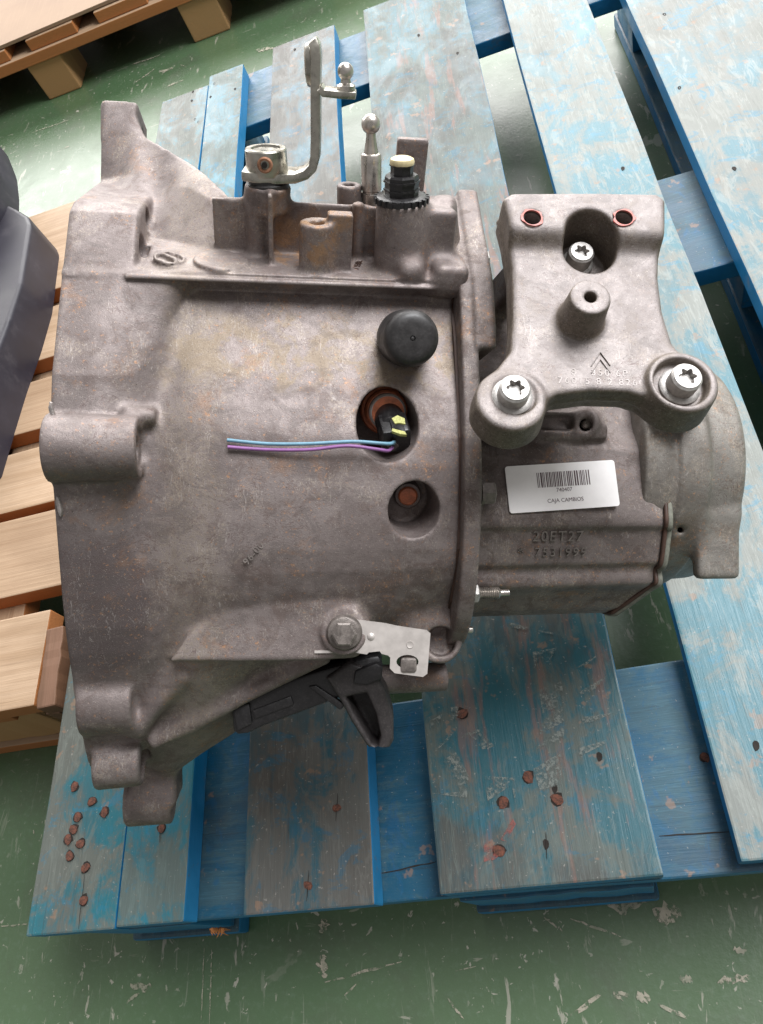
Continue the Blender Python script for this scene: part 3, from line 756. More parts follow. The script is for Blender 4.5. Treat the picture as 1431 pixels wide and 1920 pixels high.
# bolts of the bracket, each along the bracket normal
Lb = bl(962, 745, 8); Rb = bl(1278, 722, -4); Tb = bl(1084, 486, -34)
def BW(p): return BO+Ba*p[0]+Bb*p[1]+Bn*p[2]
torx('bracket_bolt', BW((Lb[0], Lb[1]-4, 1)), Bn, bracket, 22, 27, 29)
torx('bracket_bolt', BW((Rb[0]-1, Rb[1], -9)), Bn, bracket, 22, 30, 30)
torx('bracket_bolt', BW((bl(1082, 494, -50)[0], bl(1082, 494, -50)[1], -50.5)), Bn, bracket, 20, 30, 25)
for u, v in ((998, 408), (1170, 408)):
    h = bl(u, v, 26); o_ = BW((h[0], h[1], 0))
    lathe('threaded_hole', o_, Bn, [(14.2 if i % 2 else 12.0, -8+i*2.6) for i in range(13)], MAT['bolt_dark'], bracket, 24, cap=False)
    # red paint collar
    rr = []
    for i in range(28):
        w = 2*pi*i/28; rr.append((cos(w), sin(w)))
    out = [(x*(16.6+1.6*sin(5*math.atan2(y, x)+u)+1.0*sin(9*math.atan2(y, x)+v*u)), y*(16.2+1.8*cos(2*math.atan2(y, x)+u))) for x, y in rr]; inn = [(x*13.6, y*13.6) for x, y in rr]
    prism('thread_paint', out, BW((h[0], h[1], 26)), Ba, Bb, Bn, -2.0, 0.9, MAT['redthread'], bracket, holes=(inn,))
# re-sink the thread: an open dark bore with rings
# chevron mark and cast numbers
for k_, dy in enumerate((0, 17)):
    p0 = bl(1110, 684+dy*.8); p1 = bl(1127, 658+dy*.8); p2 = bl(1146, 683+dy*.8)
    sweep_bar('cast_emblem', [BW((p0[0], p0[1], -4.6)), BW((p1[0], p1[1], -4.6)), BW((p2[0], p2[1], -4.6))], Bn, 1.8, 4.4, MAT['cast_bracket'], bracket, 0.5)
tc = bl(1125, 697); text_mesh('cast_lettering', '8   350 6P', 15, BW((tc[0], tc[1], -4.7)), Ba, Bb, Bn, MAT['cast_bracket'], bracket, 1.5, spacing=1.3)
tc = bl(1128, 714); text_mesh('cast_lettering', '76015 8 2 8260', 15, BW((tc[0], tc[1], -4.1)), Ba, Bb, Bn, MAT['cast_bracket'], bracket, 1.5, spacing=1.3)

# ---- label
def gC(p):                     # G frame point back to C frame
    return np.array([p[0]*cT+p[2]*sT, p[1], -p[0]*sT+p[2]*cT])
lc = gC(g(1054, 912, 165))
lx = gC(g(1163, 906, 163))-gC(g(945, 921, 163)); 
gn_ = toG(np.array([0, 0, 1.0]))
nrm = np.array([-0.0, 0, 0])
# case face there runs from (y -112,z 146) to (y 8,z 164)
fy = np.array([0, 120.0, 18.0]); fy /= np.linalg.norm(fy)
fx = np.array([1.0, 0, 0]); fn = np.cross(fx, fy); 
def rot2(a, b, w): return a*cos(w)+b*sin(w), -a*sin(w)+b*cos(w)
lxg, lyg = rot2(fx, fy, radians(-3.9))
y0 = lc[1]; lo = g(1054, 912, 146+(g(1054, 912, 158)[1]+112)*0.15)
lo = np.array([lo[0], lo[1], 146+(lo[1]+112)*0.15+2.5])
W2, H2, rc = 98, 40.5, 5
rect = []
for cx_, cy_, a0 in ((W2-rc, H2-rc, 0), (-W2+rc, H2-rc, 90), (-W2+rc, -H2+rc, 180), (W2-rc, -H2+rc, 270)):
    for k_ in range(5):
        w = radians(a0+k_*22.5); rect.append((cx_+rc*cos(w), cy_+rc*sin(w)))
label = prism('label', rect, lo, lxg, lyg, fn, -1.5, 0.8, MAT['label'], GB, M=M_G)
x = -46.0; rb = random.Random(4); bars = []
while x < 46:
    w = rb.choice((1.2, 1.2, 1.9, 2.6)); bars.append((x, w)); x += w+rb.choice((1.2, 1.2, 1.6, 2.4))
vs = []; fs = []
for (x, w) in bars:
    i = len(vs)
    for (a, b) in ((x, -26), (x+w, -26), (x+w, 0), (x, 0)):
        vs.append(FV(lo+lxg*(a+2)+lyg*b+fn*1.1))
    fs.append((i+3, i+2, i+1, i))
put_mesh('barcode', vs, fs, MAT['ink'], label, M_G)
text_mesh('label_text', '740407', 9.5, lo+lxg*2+lyg*6+fn*1.1, lxg, lyg, fn, MAT['ink'], label, 0.05, M_G)
text_mesh('label_text', 'CAJA CAMBIOS', 9.5, lo+lxg*2+lyg*24+fn*1.1, lxg, lyg, fn, MAT['ink'], label, 0.05, M_G)
# cast-in numbers on the case: face from (34,154) to (92,140)
fy2 = np.array([0, 58.0, -14.0]); fy2 /= np.linalg.norm(fy2); fn2 = np.cross(fx, fy2)
def on2(u, v):
    z = 150
    for _ in range(6):
        p = g(u, v, z); z = 154-(p[1]-34)*14/58
    return g(u, v, z)
text_mesh('cast_lettering', '20ET27', 26, on2(1046, 1006)+fn2*0.2, fx, fy2, fn2, MAT['bolt_dark'], endcase, 1.3, M_G, 1.15)
text_mesh('cast_lettering', '*  7531999', 23, on2(1036, 1036)+fn2*(-0.4), fx, fy2, fn2, MAT['bolt_dark'], endcase, 1.0, M_G, 1.2)

# ---- joint bolts and stud
def gx_part(fn_, u, v, z): return gC(g(u, v, z))
AXc = gC(np.array([1.0, 0, 0]))
b_ = g(920, 490, 110); b_[0] = 160; hexhead('joint_bolt', gC(b_), AXc, 17, 15, MAT['bolt'], GB)
b_ = g(905, 925, 184); b_[0] = 146; o = hexhead('joint_bolt', gC(b_), AXc, 20, 20, MAT['bolt_dark'], GB)
b_[0] = 128; lathe('bolt_washer', gC(b_), AXc, [(14, 0), (14, 13), (22, 13), (22, 18)], MAT['bolt_dark'], o, 24)
b_ = g(901, 1112, 138); b_[0] = 142; st = lathe('stud', gC(b_), AXc, [(10.5 if i % 2 else 9.0, 6+i*1.6) for i in range(24)]+[(9, 45), (6, 47), (6, 62), (5, 63)], MAT['steel'], GB, 20)
b_ = g(901, 1112, 138); b_[0] = 133; hexhead('stud_nut', gC(b_), AXc, 17, 17, MAT['bolt'], st)
b_ = g(905, 1180, 48); b_[0] = 129; lathe('stud', gC(b_), AXc, [(5.5, 0), (5.5, 12), (6.5, 12), (6.5, 32), (5, 34)], MAT['steel'], GB, 16)
lathe('threaded_plug', gC(g(1098, 797, 128)), gC(np.array([0.0, -.1, 1])), [(9.5 if i % 2 else 7.5, i*2.4) for i in range(7)]+[(4, 15)], MAT['steel'], endcase, 20)

# ---- rubber cap
o0 = gC(g(752, 668, 190)); capax = np.array([0.16, 0.02, 1.0])
capd = np.array([0.13, 0.24, 1.0])
cp = lathe('rubber_cap', gC(g(760, 634, 196)), capd, [(45, -14), (45, 12), (44, 16), (43.5, 54), (42, 63), (38, 70), (32, 73.5), (24, 74.6), (4.5, 74.6), (3.6, 72.5), (2.4, 73.6), (1.0, 73.8)], MAT['rubber'], GB, 56, ang=60)

# ---- sensor and connector in the upper window
s0 = gC(g(722, 775, 120)); sd = np.array([0.12, 0.25, 1.0]); sd = sd/np.linalg.norm(sd)
sn = lathe('speed_sensor', s0+np.array([0, -6, 0]), sd, [(42, -30), (42, 2), (40, 5), (36, 6), (36, 22), (33, 26), (27, 27), (27, 44)], MAT['copper'], GB, 40)
lathe('sensor_sleeve', s0+sd*26+np.array([0, -6, 0]), sd, [(31, 0), (31, 12), (28, 16)], MAT['plate'], sn, 36)
cn0 = s0+sd*36; cd_ = np.array([0.16, 0.62, 0.55]); cd_ /= np.linalg.norm(cd_)
conn = lathe('connector', cn0+np.array([2, 0, -4]), np.array([0.08, 0.45, 0.75]), [(24, -6), (25, 22), (24, 44), (21, 54), (10, 58)], MAT['plastic'], GB, 28)
r_, s_, a_ = frame(cd_, (1, 0, 0))
prism('connector_body', [(-23, -22), (20, -22), (23, -16), (23, 18), (17, 24), (-20, 24), (-24, 18)], cn0+np.array([6, 14, 20]), r_, s_, a_, 0, 46, MAT['plastic'], conn, 3)
prism('connector_clip', [(-10, -4), (10, -4), (10, 4), (-10, 4)], cn0+np.array([12, 14, 48]), r_, s_, a_, 0, 34, MAT['plastic'], conn, 1.5)
we = cn0+np.array([6, 14, 20])+a_*46
print('connector end', we)
def cpx(p): s_ = 1400/(1400-p[2]); return (715.5+p[0]*s_, 960+p[1]*s_)
print('connector px', cpx(we), 'sensor', cpx(s0), cpx(cn0))
zc = we[2]
def wz(u): return 215+max(0, (738-u))*0.02
w1 = [c(426, 825, 262), c(500, 832, 258), c(580, 832, 256), c(660, 828, 252), c(710, 831, 244), c(731, 832, 236), c(739, 829, 226), c(738, 832, 214)]
w2 = [c(427, 838, 262), c(500, 843, 256), c(580, 843, 254), c(650, 836, 252), c(705, 842, 242), c(727, 845, 232), c(735, 840, 220), c(736, 840, 212)]
tube('wire', w1, 2.8, MAT['wire_blue'], conn, 10)
tube('wire', w2, 2.8, MAT['wire_violet'], conn, 10)
lathe('plug_opening', c(737, 836, 212), (0.1, 0.5, 0.8), [(9, -4), (9, 2)], MAT['recess'], conn, 4)
yo = c(748, 790, 238)
prism('paint_mark', [(-11, -6), (-2, -12), (9, -6), (10, 5), (1, 3), (-6, 4)], yo, (1, 0, 0), (0, .85, .5), (0, -.5, .85), -3, 0, MAT['yellow'], conn)
prism('paint_mark', [(-10, -3), (9, 3), (12, 9), (2, 8), (-11, 2)], c(748, 806, 240), (1, 0, 0), (0, .85, .5), (0, -.5, .85), -6, 0, MAT['yellow'], conn)
# plug in the lower window
pl = lathe('orange_plug', gC(g(764, 926, 130)), (0.05, .35, 1), [(23, -20), (23, 8), (21, 11), (17, 11)], MAT['cast'], GB, 32)
lathe('plug_face', gC(g(764, 926, 130)), (0.05, .35, 1), [(16.5, 8), (16.5, 12), (14, 14.5), (6, 15)], MAT['copper'], pl, 28)

# ---- selector lever
HB = hq(503, 327, 100)
lv = lathe('selector_shaft', q(503, 100, HB-20), Sc, [(34, 0), (34, 8), (30, 10), (30, 14), (27, 15), (27, 18)], MAT['rubber'], GB, 36)
cl0 = q(503, 100, 160)
hub = lathe('lever_hub', q(502, 100, HB+3), Sc, [(31.5, -2), (32.5, 0), (32.5, 34), (31, 36), (23, 36), (22, 33), (2, 32)], MAT['lever_steel'], GB, 40)
lathe('hub_pin', q(497, 68, HB+21), -Tc, [(12, -6), (12, 1), (10, 2.5), (7, 2), (6.5, -1)], MAT['rusty'], hub, 24)
lathe('hub_pin_bore', q(496, 66, HB+21), -Tc, [(4.5, -2), (4.5, 1.6)], MAT['stain'], hub, 16)
hb = HB
HT = hq(596, 74, 100)-hb; HM = hq(635, 172, 100)-hb
path = [q(456, 100, hb), q(480, 100, hb), q(520, 100, hb), q(555, 100, hb+1), q(575, 100, hb+7), q(587, 100, hb+17), q(592, 100, hb+32), q(593, 100, hb+60), q(593, 100, hb+100), q(593, 100, hb+HT-41), q(594, 100, hb+HT-21), q(592, 100, hb+HT-7), q(586, 100, hb+HT)]
bar = sweep_bar('lever_arm', path, Tc, 15, [40, 58, 60, 50, 44, 40, 36, 34, 34, 38, 38, 34, 24], MAT['lever_steel'], hub, 3)
pb = q(590, 118, hb+232)
Vb = []
prism('arm_blade', [(24*cos(w), 30*sin(w)) for w in [2*pi*i/28 for i in range(28)]], q(598, 115, hq(598, 122, 115)), (0, 0, 1) if False else -Tc, Sc, (1, 0, 0), -20, -3, MAT['lever_steel'], hub, 7)
tb0 = q(600, 90, hb+182)
sweep_bar('arm_tab', [q(600, 88, hb+HM+7), q(608, 88, hb+HM+1), q(640, 88, hb+HM), q(668, 88, hb+HM)], Tc, 10, [40, 40, 40, 34], MAT['lever_steel'], hub, 2)
def ball_prof(r, n, t0):
    return [(r*sin(pi*i/n), t0-r*cos(pi*i/n)) for i in range(1, n)]
bs = lathe('ball_stud', q(649, 88, hb+HM+5), Sc, [(14, 0), (14, 6), (8, 9), (7, 14)]+ball_prof(12, 14, 24)[2:], MAT['steel'], hub, 28)
# ---- selector pin with ball end
pb = q(697, 150, hq(697, 233, 150)-147)
lathe('selector_pin', pb, Sc, [(17, -30), (17, 42), (15.5, 43), (15.5, 46), (17, 47), (17, 100), (15, 103), (12, 104), (8, 128), (8, 134)]+ball_prof(15.5, 16, 147)[2:], MAT['steel'], GB, 32)
# ---- breather cap
vb = q(753, 60, hq(753, 377, 60)-1)
bc = lathe('breather_cap', vb, Sc, [(41, 0), (41, 3), (40, 9), (36, 11), (25, 11), (25, 16)], MAT['plastic'], GB, 40)
vs = []
for i in range(22):
    w = 2*pi*i/22; rr_, ss_, aa_ = frame(Sc)
    rad = rr_*cos(w)+ss_*sin(w); tan = -rr_*sin(w)+ss_*cos(w)
    prism('cap_tooth', [(-3.2, 0), (3.2, 0), (2.6, 9), (-2.6, 9)], vb+rad*40.5, tan, Sc*1.0, rad, -3, 4, MAT['plastic'], bc)
hx = lathe('breather_body', vb+Sc*10, Sc, [(27, 0), (27, 28), (25, 31), (18, 31), (18, 44), (20, 44), (20, 46)], MAT['plastic'], bc, 8, ang=20)
for t in (8, 20):
    lathe('breather_rib', vb+Sc*(10+t), Sc, [(29, 0), (29, 3)], MAT['plastic'], bc, 8, ang=20)
lathe('breather_plug', vb+Sc*54, Sc, [(17, 0), (19, 2), (19.5, 6), (18, 10), (13, 12.5), (5, 13.2)], MAT['cream'], bc, 32)

# ---- bolt, clip plate and clutch fork below
bx = gC(g(646, 1186, 186))
cb = lathe('clip_bolt', bx, (0.02, 0.0, 1), [(29, -4), (29, 3), (26, 8), (21, 10)], MAT['bolt_dark'], GB, 36)
hexhead('bolt_head', bx+np.array([0, 0, 6]), (0.02, 0.0, 1), 21, 15, MAT['bolt_dark'], cb)
po = c(735, 1205, 186)
def pp(u, v, Z=186):
    p = c(u, v, Z)-po; return (p[0], p[1])
out = [pp(*w) for w in ((650, 1158), (690, 1164), (722, 1168), (745, 1173), (800, 1181), (807, 1187), (806, 1200), (801, 1262), (793, 1268), (740, 1261), (731, 1252), (732, 1232), (728, 1228), (716, 1225), (712, 1220), (692, 1222), (688, 1226), (662, 1222), (630, 1218), (625, 1190))]
slot = [(pp(764, 1240)[0]+18*cos(w), pp(764, 1240)[1]+11.5*sin(w)) for w in [2*pi*i/20 for i in range(20)]]
clip = prism('clip_plate', out, po, (1, 0, 0), (0, 1, 0), (0, 0, 1), 0, 5, MAT['plate'], GB, 0, holes=(slot,))
lathe('plate_dimple', c(696, 1193, 188), (0, 0, 1), [(7, 0), (6, 4), (3, 6), (1, 6.5)], MAT['plate'], clip, 16)
lathe('plate_dimple', c(769, 1208, 188), (0, 0, 1), [(6, 2.6), (5.6, 4.2), (4, 3.6), (1, 3.4)], MAT['plate'], clip, 16)
prism('plate_fold', [(-26, -2), (40, -3), (48, 1), (-26, 2)], c(620, 1222, 188), (1, 0, 0), (0, 1, 0), (0, 0, 1), -40, 3, MAT['plate'], clip, 0)
prism('slot_stud', [(-11, -12), (11, -12), (13, -8), (13, 8), (11, 12), (-11, 12), (-13, 8), (-13, -8)], c(765, 1240, 160), (1, 0, 0), (0, 1, 0), (0, 0, 1), -60, 34, MAT['bolt_dark'], clip, 3)
# clutch fork boot (black plastic shroud)
fo = c(580, 1300, 60)
def fp(u, v, Z=60):
    p = c(u, v, Z)-fo; return (p[0], p[1])
boot = prism('fork_boot', [fp(*w) for w in ((440, 1312), (450, 1300), (560, 1262), (690, 1226), (712, 1222), (716, 1240), (712, 1262), (704, 1276), (680, 1284), (640, 1300), (560, 1330), (500, 1352), (470, 1366), (452, 1368), (444, 1362))], fo, (1, 0, 0), (0, 1, 0), (0, 0, 1), -90, 32, MAT['plastic'], GB, 7)
prism('boot_panel', [fp(*w) for w in ((480, 1322), (550, 1296), (556, 1312), (484, 1338))], fo, (1, 0, 0), (0, 1, 0), (0, 0, 1), 28, 36, MAT['plastic'], boot, 2)
prism('boot_panel', [fp(*w) for w in ((445, 1318), (474, 1308), (480, 1346), (452, 1360))], fo, (1, 0, 0), (0, 1, 0), (0, 0, 1), 28, 38, MAT['plastic'], boot, 3)
prism('boot_rib', [fp(*w) for w in ((582, 1278), (596, 1276), (650, 1312), (640, 1322))], fo, (1, 0, 0), (0, 1, 0), (0, 0, 1), 24, 38, MAT['plastic'], boot, 3)
# cupped fork arm: a dished strap with a raised rim
def fork():
    V = Vol((-110, 200, 10), (40, 410, 150), 2.4)
    def pz(l, Z): return [c(u, v, Z)[:2] for u, v in l]
    V.prism(pz([(612, 1268), (655, 1238), (702, 1254), (726, 1295), (738, 1340), (738, 1385), (726, 1406), (708, 1410), (688, 1394), (660, 1350), (640, 1312)], 90), 30, 106, rnd=9, k=4)
    V.prism(pz([(650, 1304), (688, 1296), (705, 1335), (714, 1376), (709, 1397), (698, 1390), (674, 1348)], 90), 44, 140, rnd=5, k=9, cut=True)
    return V.mesh('fork_arm')
MAT['dusty_rubber'] = mat_plain('dusty_black_plastic', (0.035, 0.03, 0.03), 0.5, 0.0, 0.3, 0.05, 0.2)
put('fork_arm', fork(), MAT['dusty_rubber'], GB, M_C)
prism('fork_pivot', [fp(*w) for w in ((668, 1246), (706, 1232), (718, 1238), (716, 1262), (690, 1272), (664, 1270))], fo, (1, 0, 0), (0, 1, 0), (0, 0, 1), 0, 54, MAT['plastic'], boot, 5)
# stamped numbers on the barrel
sx = np.array([cos(radians(-50)), sin(radians(-50)), 0]); sy = np.array([-sx[1], sx[0], 0])
text_mesh('stamped_number', '96-00288', 16, g(486, 1026, 212.6), sx, sy, (0, 0, 1), MAT['bolt_dark'], housing, 0.8, M_G, 1.1)
fl = q(672, 60, 1.2)
sx2 = 0.15*np.array([1., 0, 0])+0.99*Tc; sy2 = np.cross(Sc, sx2)
text_mesh('cast_lettering', '7 93880', 16, q(672, 66, 0.6), sx2, -sy2 if (-sy2)[0] > 0 else sy2, Sc, MAT['gasket'], housing, 1.0, None, 1.0)

# ================================================================ PALLETS AND FLOOR
def W(u, v, h=0.0):
    """floor-parallel plane at height h above the blue deck"""
    r = np.array([u-715.5, v-960, F]); t = (U-h)/(-r.dot(up)); return Vector((float(t*r.dot(e2)), float(t*r.dot(e1)), DECK+h))

def mat_board(name, tint, worn, dirt, wear=0.5, soil=0.35, side=(0.003, 0.125, 0.27), seed=0.0, rust=0.0, rough=0.50):
    t = NT(name); o3 = (seed, seed*1.7, seed*0.6)
    def mp(sc_, rot=(0, 0, 0)):
        v = t.mapping(sc_, rot=rot); v.node.inputs['Location'].default_value = o3; return v
    grain = t.noise(mp((110, 5.0, 60)), 1.0, 6, 0.68, 0.4); fineg = t.noise(mp((380, 14, 300)), 1.0, 5, 0.72)
    patch = t.noise(mp((17, 11, 9)), 1.0, 9, 0.74, 0.5); scuff = t.noise(mp((75, 22, 20), (0, 0, 0.9)), 1.0, 8, 0.74, 0.8)
    cl = t.noise(mp((7, 5, 4), (0, 0, 0.4)), 1.0, 7, 0.66)
    f = t.math('ADD', t.math('MULTIPLY', grain, 0.20), t.math('MULTIPLY', patch, 0.80))
    c_ = t.mix(t.ramp(f, 0.50-0.10*wear, 0.58-0.08*wear), tint, worn)
    c_ = t.mix(t.ramp(cl, 0.48, 0.58, 0, soil), c_, dirt)
    c_ = t.mix(t.ramp(scuff, 0.53, 0.60, 0, 0.55*wear+0.12), c_, tuple(min(1, q_*1.4) for q_ in worn))
    s2 = t.noise(mp((26, 40, 9), (0, 0, 0.5)), 1.0, 8, 0.76, 0.6)
    c_ = t.mix(t.ramp(s2, 0.55, 0.62, 0, 0.55), c_, (tint[0]*0.5, min(1, tint[1]*1.15), min(1, tint[2]*1.45)))
    # criss-cross scratches
    for rot_, k_ in (((0, 0, 0.55), 1.0), ((0, 0, -0.8), 1.6)):
        n7 = t.noise(mp((90*k_, 7, 30), rot_), 1.0, 3, 0.6, 0.4); e7 = t.math('ABSOLUTE', t.math('SUBTRACT', n7, 0.5))
        c_ = t.mix(t.math('MULTIPLY', t.ramp(e7, 0.0, 0.012, 1, 0), t.ramp(patch, 0.48, 0.56, 0, 0.45)), c_, tuple(min(1, q_*1.6) for q_ in worn))
    c_ = t.mix(t.ramp(fineg, 0.56, 0.70, 0, 0.32), c_, tuple(q_*0.4 for q_ in dirt))
    c_ = t.mix(t.ramp(t.noise(mp((60, 60, 40)), 1.0, 3, 0.6), 0.64, 0.70, 0, 0.5), c_, (0.26, 0.15, 0.09))
    if rust: c_ = t.mix(t.ramp(t.noise(mp((55, 7, 9)), 1.0, 6, 0.65), 0.56, 0.64, 0, rust), c_, (0.22, 0.09, 0.06))
    sp = t.noise(mp((1, 1, 1)), 420, 2, 0.5); c_ = t.mix(t.ramp(sp, 0.68, 0.75, 0, 0.45), c_, (0.34, 0.32, 0.29))
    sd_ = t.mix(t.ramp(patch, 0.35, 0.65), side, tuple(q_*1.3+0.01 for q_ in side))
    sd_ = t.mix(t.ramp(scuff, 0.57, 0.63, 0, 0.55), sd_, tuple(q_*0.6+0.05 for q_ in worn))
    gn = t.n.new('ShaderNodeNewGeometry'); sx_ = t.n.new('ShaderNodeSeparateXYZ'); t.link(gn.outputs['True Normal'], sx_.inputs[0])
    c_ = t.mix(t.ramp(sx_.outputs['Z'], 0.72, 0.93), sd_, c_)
    t.bump(t.math('ADD', t.math('MULTIPLY', grain, 1.0), t.math('MULTIPLY', fineg, 0.6)), 0.35, 0.0014)
    return t.fin(c_, t.ramp(patch, 0.35, 0.65, rough-0.10, rough+0.14), 0.0, 0.5)

BL = {
 'a': mat_board('board_paint_cyan', (0.017, 0.126, 0.160), (0.100, 0.113, 0.100), (0.069, 0.063, 0.053), 0.62, 0.3, seed=1.3),
 'b': mat_board('board_paint_cyan_worn', (0.013, 0.130, 0.177), (0.079, 0.111, 0.105), (0.063, 0.063, 0.053), 0.50, 0.3, seed=4.1),
 'c': mat_board('board_paint_grimy', (0.023, 0.081, 0.107), (0.089, 0.089, 0.081), (0.064, 0.055, 0.046), 0.60, 0.55, seed=7.7),
 'd': mat_board('board_paint_oily', (0.017, 0.088, 0.111), (0.076, 0.095, 0.086), (0.045, 0.042, 0.038), 0.45, 0.6, seed=9.2, rust=0.4),
 'e': mat_board('board_paint_dusty', (0.054, 0.148, 0.180), (0.175, 0.189, 0.175), (0.126, 0.126, 0.108), 0.6, 0.35, seed=12.9),
 'f': mat_board('board_paint_chalky', (0.058, 0.144, 0.176), (0.175, 0.185, 0.171), (0.119, 0.119, 0.105), 0.6, 0.3, seed=15.4),
 'x': mat_board('crossboard_paint', (0.003, 0.068, 0.125), (0.03, 0.085, 0.115), (0.04, 0.042, 0.042), 0.25, 0.35, seed=21.0),
}
def mat_wood(name, light, dark, side, seed=0.0, rough=0.6):
    t = NT(name)
    def mp(sc_, rot=(0, 0, 0)):
        v = t.mapping(sc_, rot=rot); v.node.inputs['Location'].default_value = (seed, seed, seed*.5); return v
    grain = t.noise(mp((70, 2.2, 60)), 1.0, 6, 0.62, 0.6); fine = t.noise(mp((420, 8, 400)), 1.0, 4, 0.7)
    pat = t.noise(mp((7, 4, 7)), 1.0, 5, 0.6)
    c_ = t.mix(t.ramp(grain, 0.35, 0.68), light, dark)
    c_ = t.mix(t.ramp(fine, 0.52, 0.7, 0, 0.3), c_, tuple(q_*0.6 for q_ in dark))
    c_ = t.mix(t.ramp(pat, 0.55, 0.7, 0, 0.35), c_, tuple(q_*0.75 for q_ in dark))
    kn = t.voro(mp((8, 2.4, 8)), 1.2); c_ = t.mix(t.ramp(kn, 0.05, 0.13, 0.85, 0), c_, (0.10, 0.045, 0.02))
    gn = t.n.new('ShaderNodeNewGeometry'); sx_ = t.n.new('ShaderNodeSeparateXYZ'); t.link(gn.outputs['True Normal'], sx_.inputs[0])
    c_ = t.mix(t.ramp(sx_.outputs['Z'], 0.6, 0.9), side, c_)
    t.bump(t.math('ADD', grain, fine), 0.4, 0.0012)
    return t.fin(c_, rough, 0.0, 0.35)
WD = {
 'p1': mat_wood('pine_pale', (0.45, 0.32, 0.215), (0.35, 0.235, 0.145), (0.38, 0.15, 0.05), 1.0),
 'p2': mat_wood('pine_warm', (0.39, 0.27, 0.175), (0.30, 0.195, 0.118), (0.36, 0.14, 0.045), 5.0),
 'p3': mat_wood('pine_brown', (0.20, 0.11, 0.07), (0.13, 0.07, 0.04), (0.15, 0.075, 0.04), 8.0),
 'blk': mat_wood('pressed_wood', (0.48, 0.29, 0.14), (0.36, 0.20, 0.085), (0.40, 0.23, 0.10), 11.0),
}
def mat_cardboard():
    t = NT('cardboard'); v = t.mapping((1, 1, 1)); n = t.noise(v, 4, 6, 0.6); f_ = t.noise(t.mapping((220, 8, 8)), 1.0, 3, 0.6)
    c_ = t.mix(t.ramp(n, 0.35, 0.65), (0.27, 0.18, 0.115), (0.235, 0.155, 0.10)); c_ = t.mix(t.ramp(f_, 0.5, 0.7, 0, 0.2), c_, (0.36, 0.25, 0.16))
    return t.fin(c_, 0.75)
MAT['cardboard'] = mat_cardboard()

def mat_floor():
    t = NT('painted_floor'); v = t.mapping((1, 1, 1))
    big = t.noise(v, 1.6, 6, 0.6); mid = t.noise(v, 9, 7, 0.68, 0.4); fine = t.noise(v, 160, 4, 0.65)
    c_ = t.mix(t.ramp(big, 0.35, 0.65), (0.062, 0.116, 0.054), (0.083, 0.132, 0.070))
    c_ = t.mix(t.ramp(mid, 0.48, 0.68, 0, 0.5), c_, (0.070, 0.085, 0.055))
    c_ = t.mix(t.ramp(fine, 0.50, 0.70, 0, 0.25), c_, (0.13, 0.19, 0.13))
    def chips(scl, rot, lo_, hi_, amt, col, cc):
        nn_ = t.noise(t.mapping(scl, rot=rot), 1.0, 5, 0.62, 0.6); nm = t.noise(t.mapping((3.2, 3.2, 3.2), rot=(0, 0, scl[0]*0.1)), 1.0, 3, 0.6)
        return t.mix(t.math('MULTIPLY', t.ramp(nn_, lo_, hi_), t.ramp(nm, 0.42, 0.60, 0.15, amt)), cc, col)
    pale = (0.34, 0.33, 0.27)
    c_ = chips((60, 16, 30), (0, 0, 0.5), 0.625, 0.66, 0.75, pale, c_)
    c_ = chips((18, 75, 30), (0, 0, 0.25), 0.665, 0.69, 0.6, pale, c_)
    c_ = chips((110, 110, 60), (0, 0, 1.1), 0.64, 0.67, 0.8, (0.40, 0.38, 0.32), c_)
    c_ = chips((9, 9, 9), (0, 0, 2.1), 0.66, 0.68, 0.7, (0.36, 0.35, 0.30), c_)
    c_ = chips((190, 22, 60), (0, 0, -0.9), 0.62, 0.68, 0.35, (0.25, 0.27, 0.21), c_)
    t.bump(t.math('ADD', t.math('MULTIPLY', mid, 1.0), t.math('MULTIPLY', fine, 0.4)), 0.18, 0.003)
    return t.fin(c_, t.ramp(mid, 0.3, 0.7, 0.27, 0.42), 0.0, 0.6)
bm = bmesh.new(); bmesh.ops.create_grid(bm, x_segments=24, y_segments=24, size=7)
me = bpy.data.meshes.new('floor'); bm.to_mesh(me); bm.free()
floor = put('floor', me, mat_floor(), kind='structure'); floor.location = (0, 2.0, 0)
floor['label'] = 'green painted workshop floor with pale chips and scratches'
# chips and drag marks where the paint is worn to concrete
def mat_chip():
    t = NT('bare_concrete'); n = t.noise(t.mapping((1, 1, 1)), 60, 5, 0.6)
    n2 = t.noise(t.mapping((1, 1, 1)), 150, 6, 0.75); return t.fin(t.mix(t.ramp(n, 0.35, 0.6), (0.24, 0.25, 0.18), (0.42, 0.38, 0.30)), 0.6, alpha=t.ramp(n2, 0.42, 0.52, 0.0, 0.85))
vs = []; fs = []
def quad_streak(a, b, w, z=0.0008, jag=0.25, n=7, rr=random):
    a = Vector(a); b = Vector(b); d = b-a; L_ = d.length; nrm_ = Vector((-d.y, d.x, 0)).normalized(); i0 = len(vs)
    for i in range(n):
        t_ = i/(n-1); e_ = max(0.12, sin(pi*min(max(t_, .04), .96))**0.5)
        p = a+d*t_+nrm_*rr.uniform(-jag, jag)*w
        vs.append((p.x+nrm_.x*w*e_*.5*rr.uniform(.6, 1.3), p.y+nrm_.y*w*e_*.5*rr.uniform(.6, 1.3), z))
        vs.append((p.x-nrm_.x*w*e_*.5*rr.uniform(.6, 1.3), p.y-nrm_.y*w*e_*.5*rr.uniform(.6, 1.3), z))
    for i in range(n-1): fs.append((i0+2*i, i0+2*i+1, i0+2*i+3, i0+2*i+2))
fh = -DECK
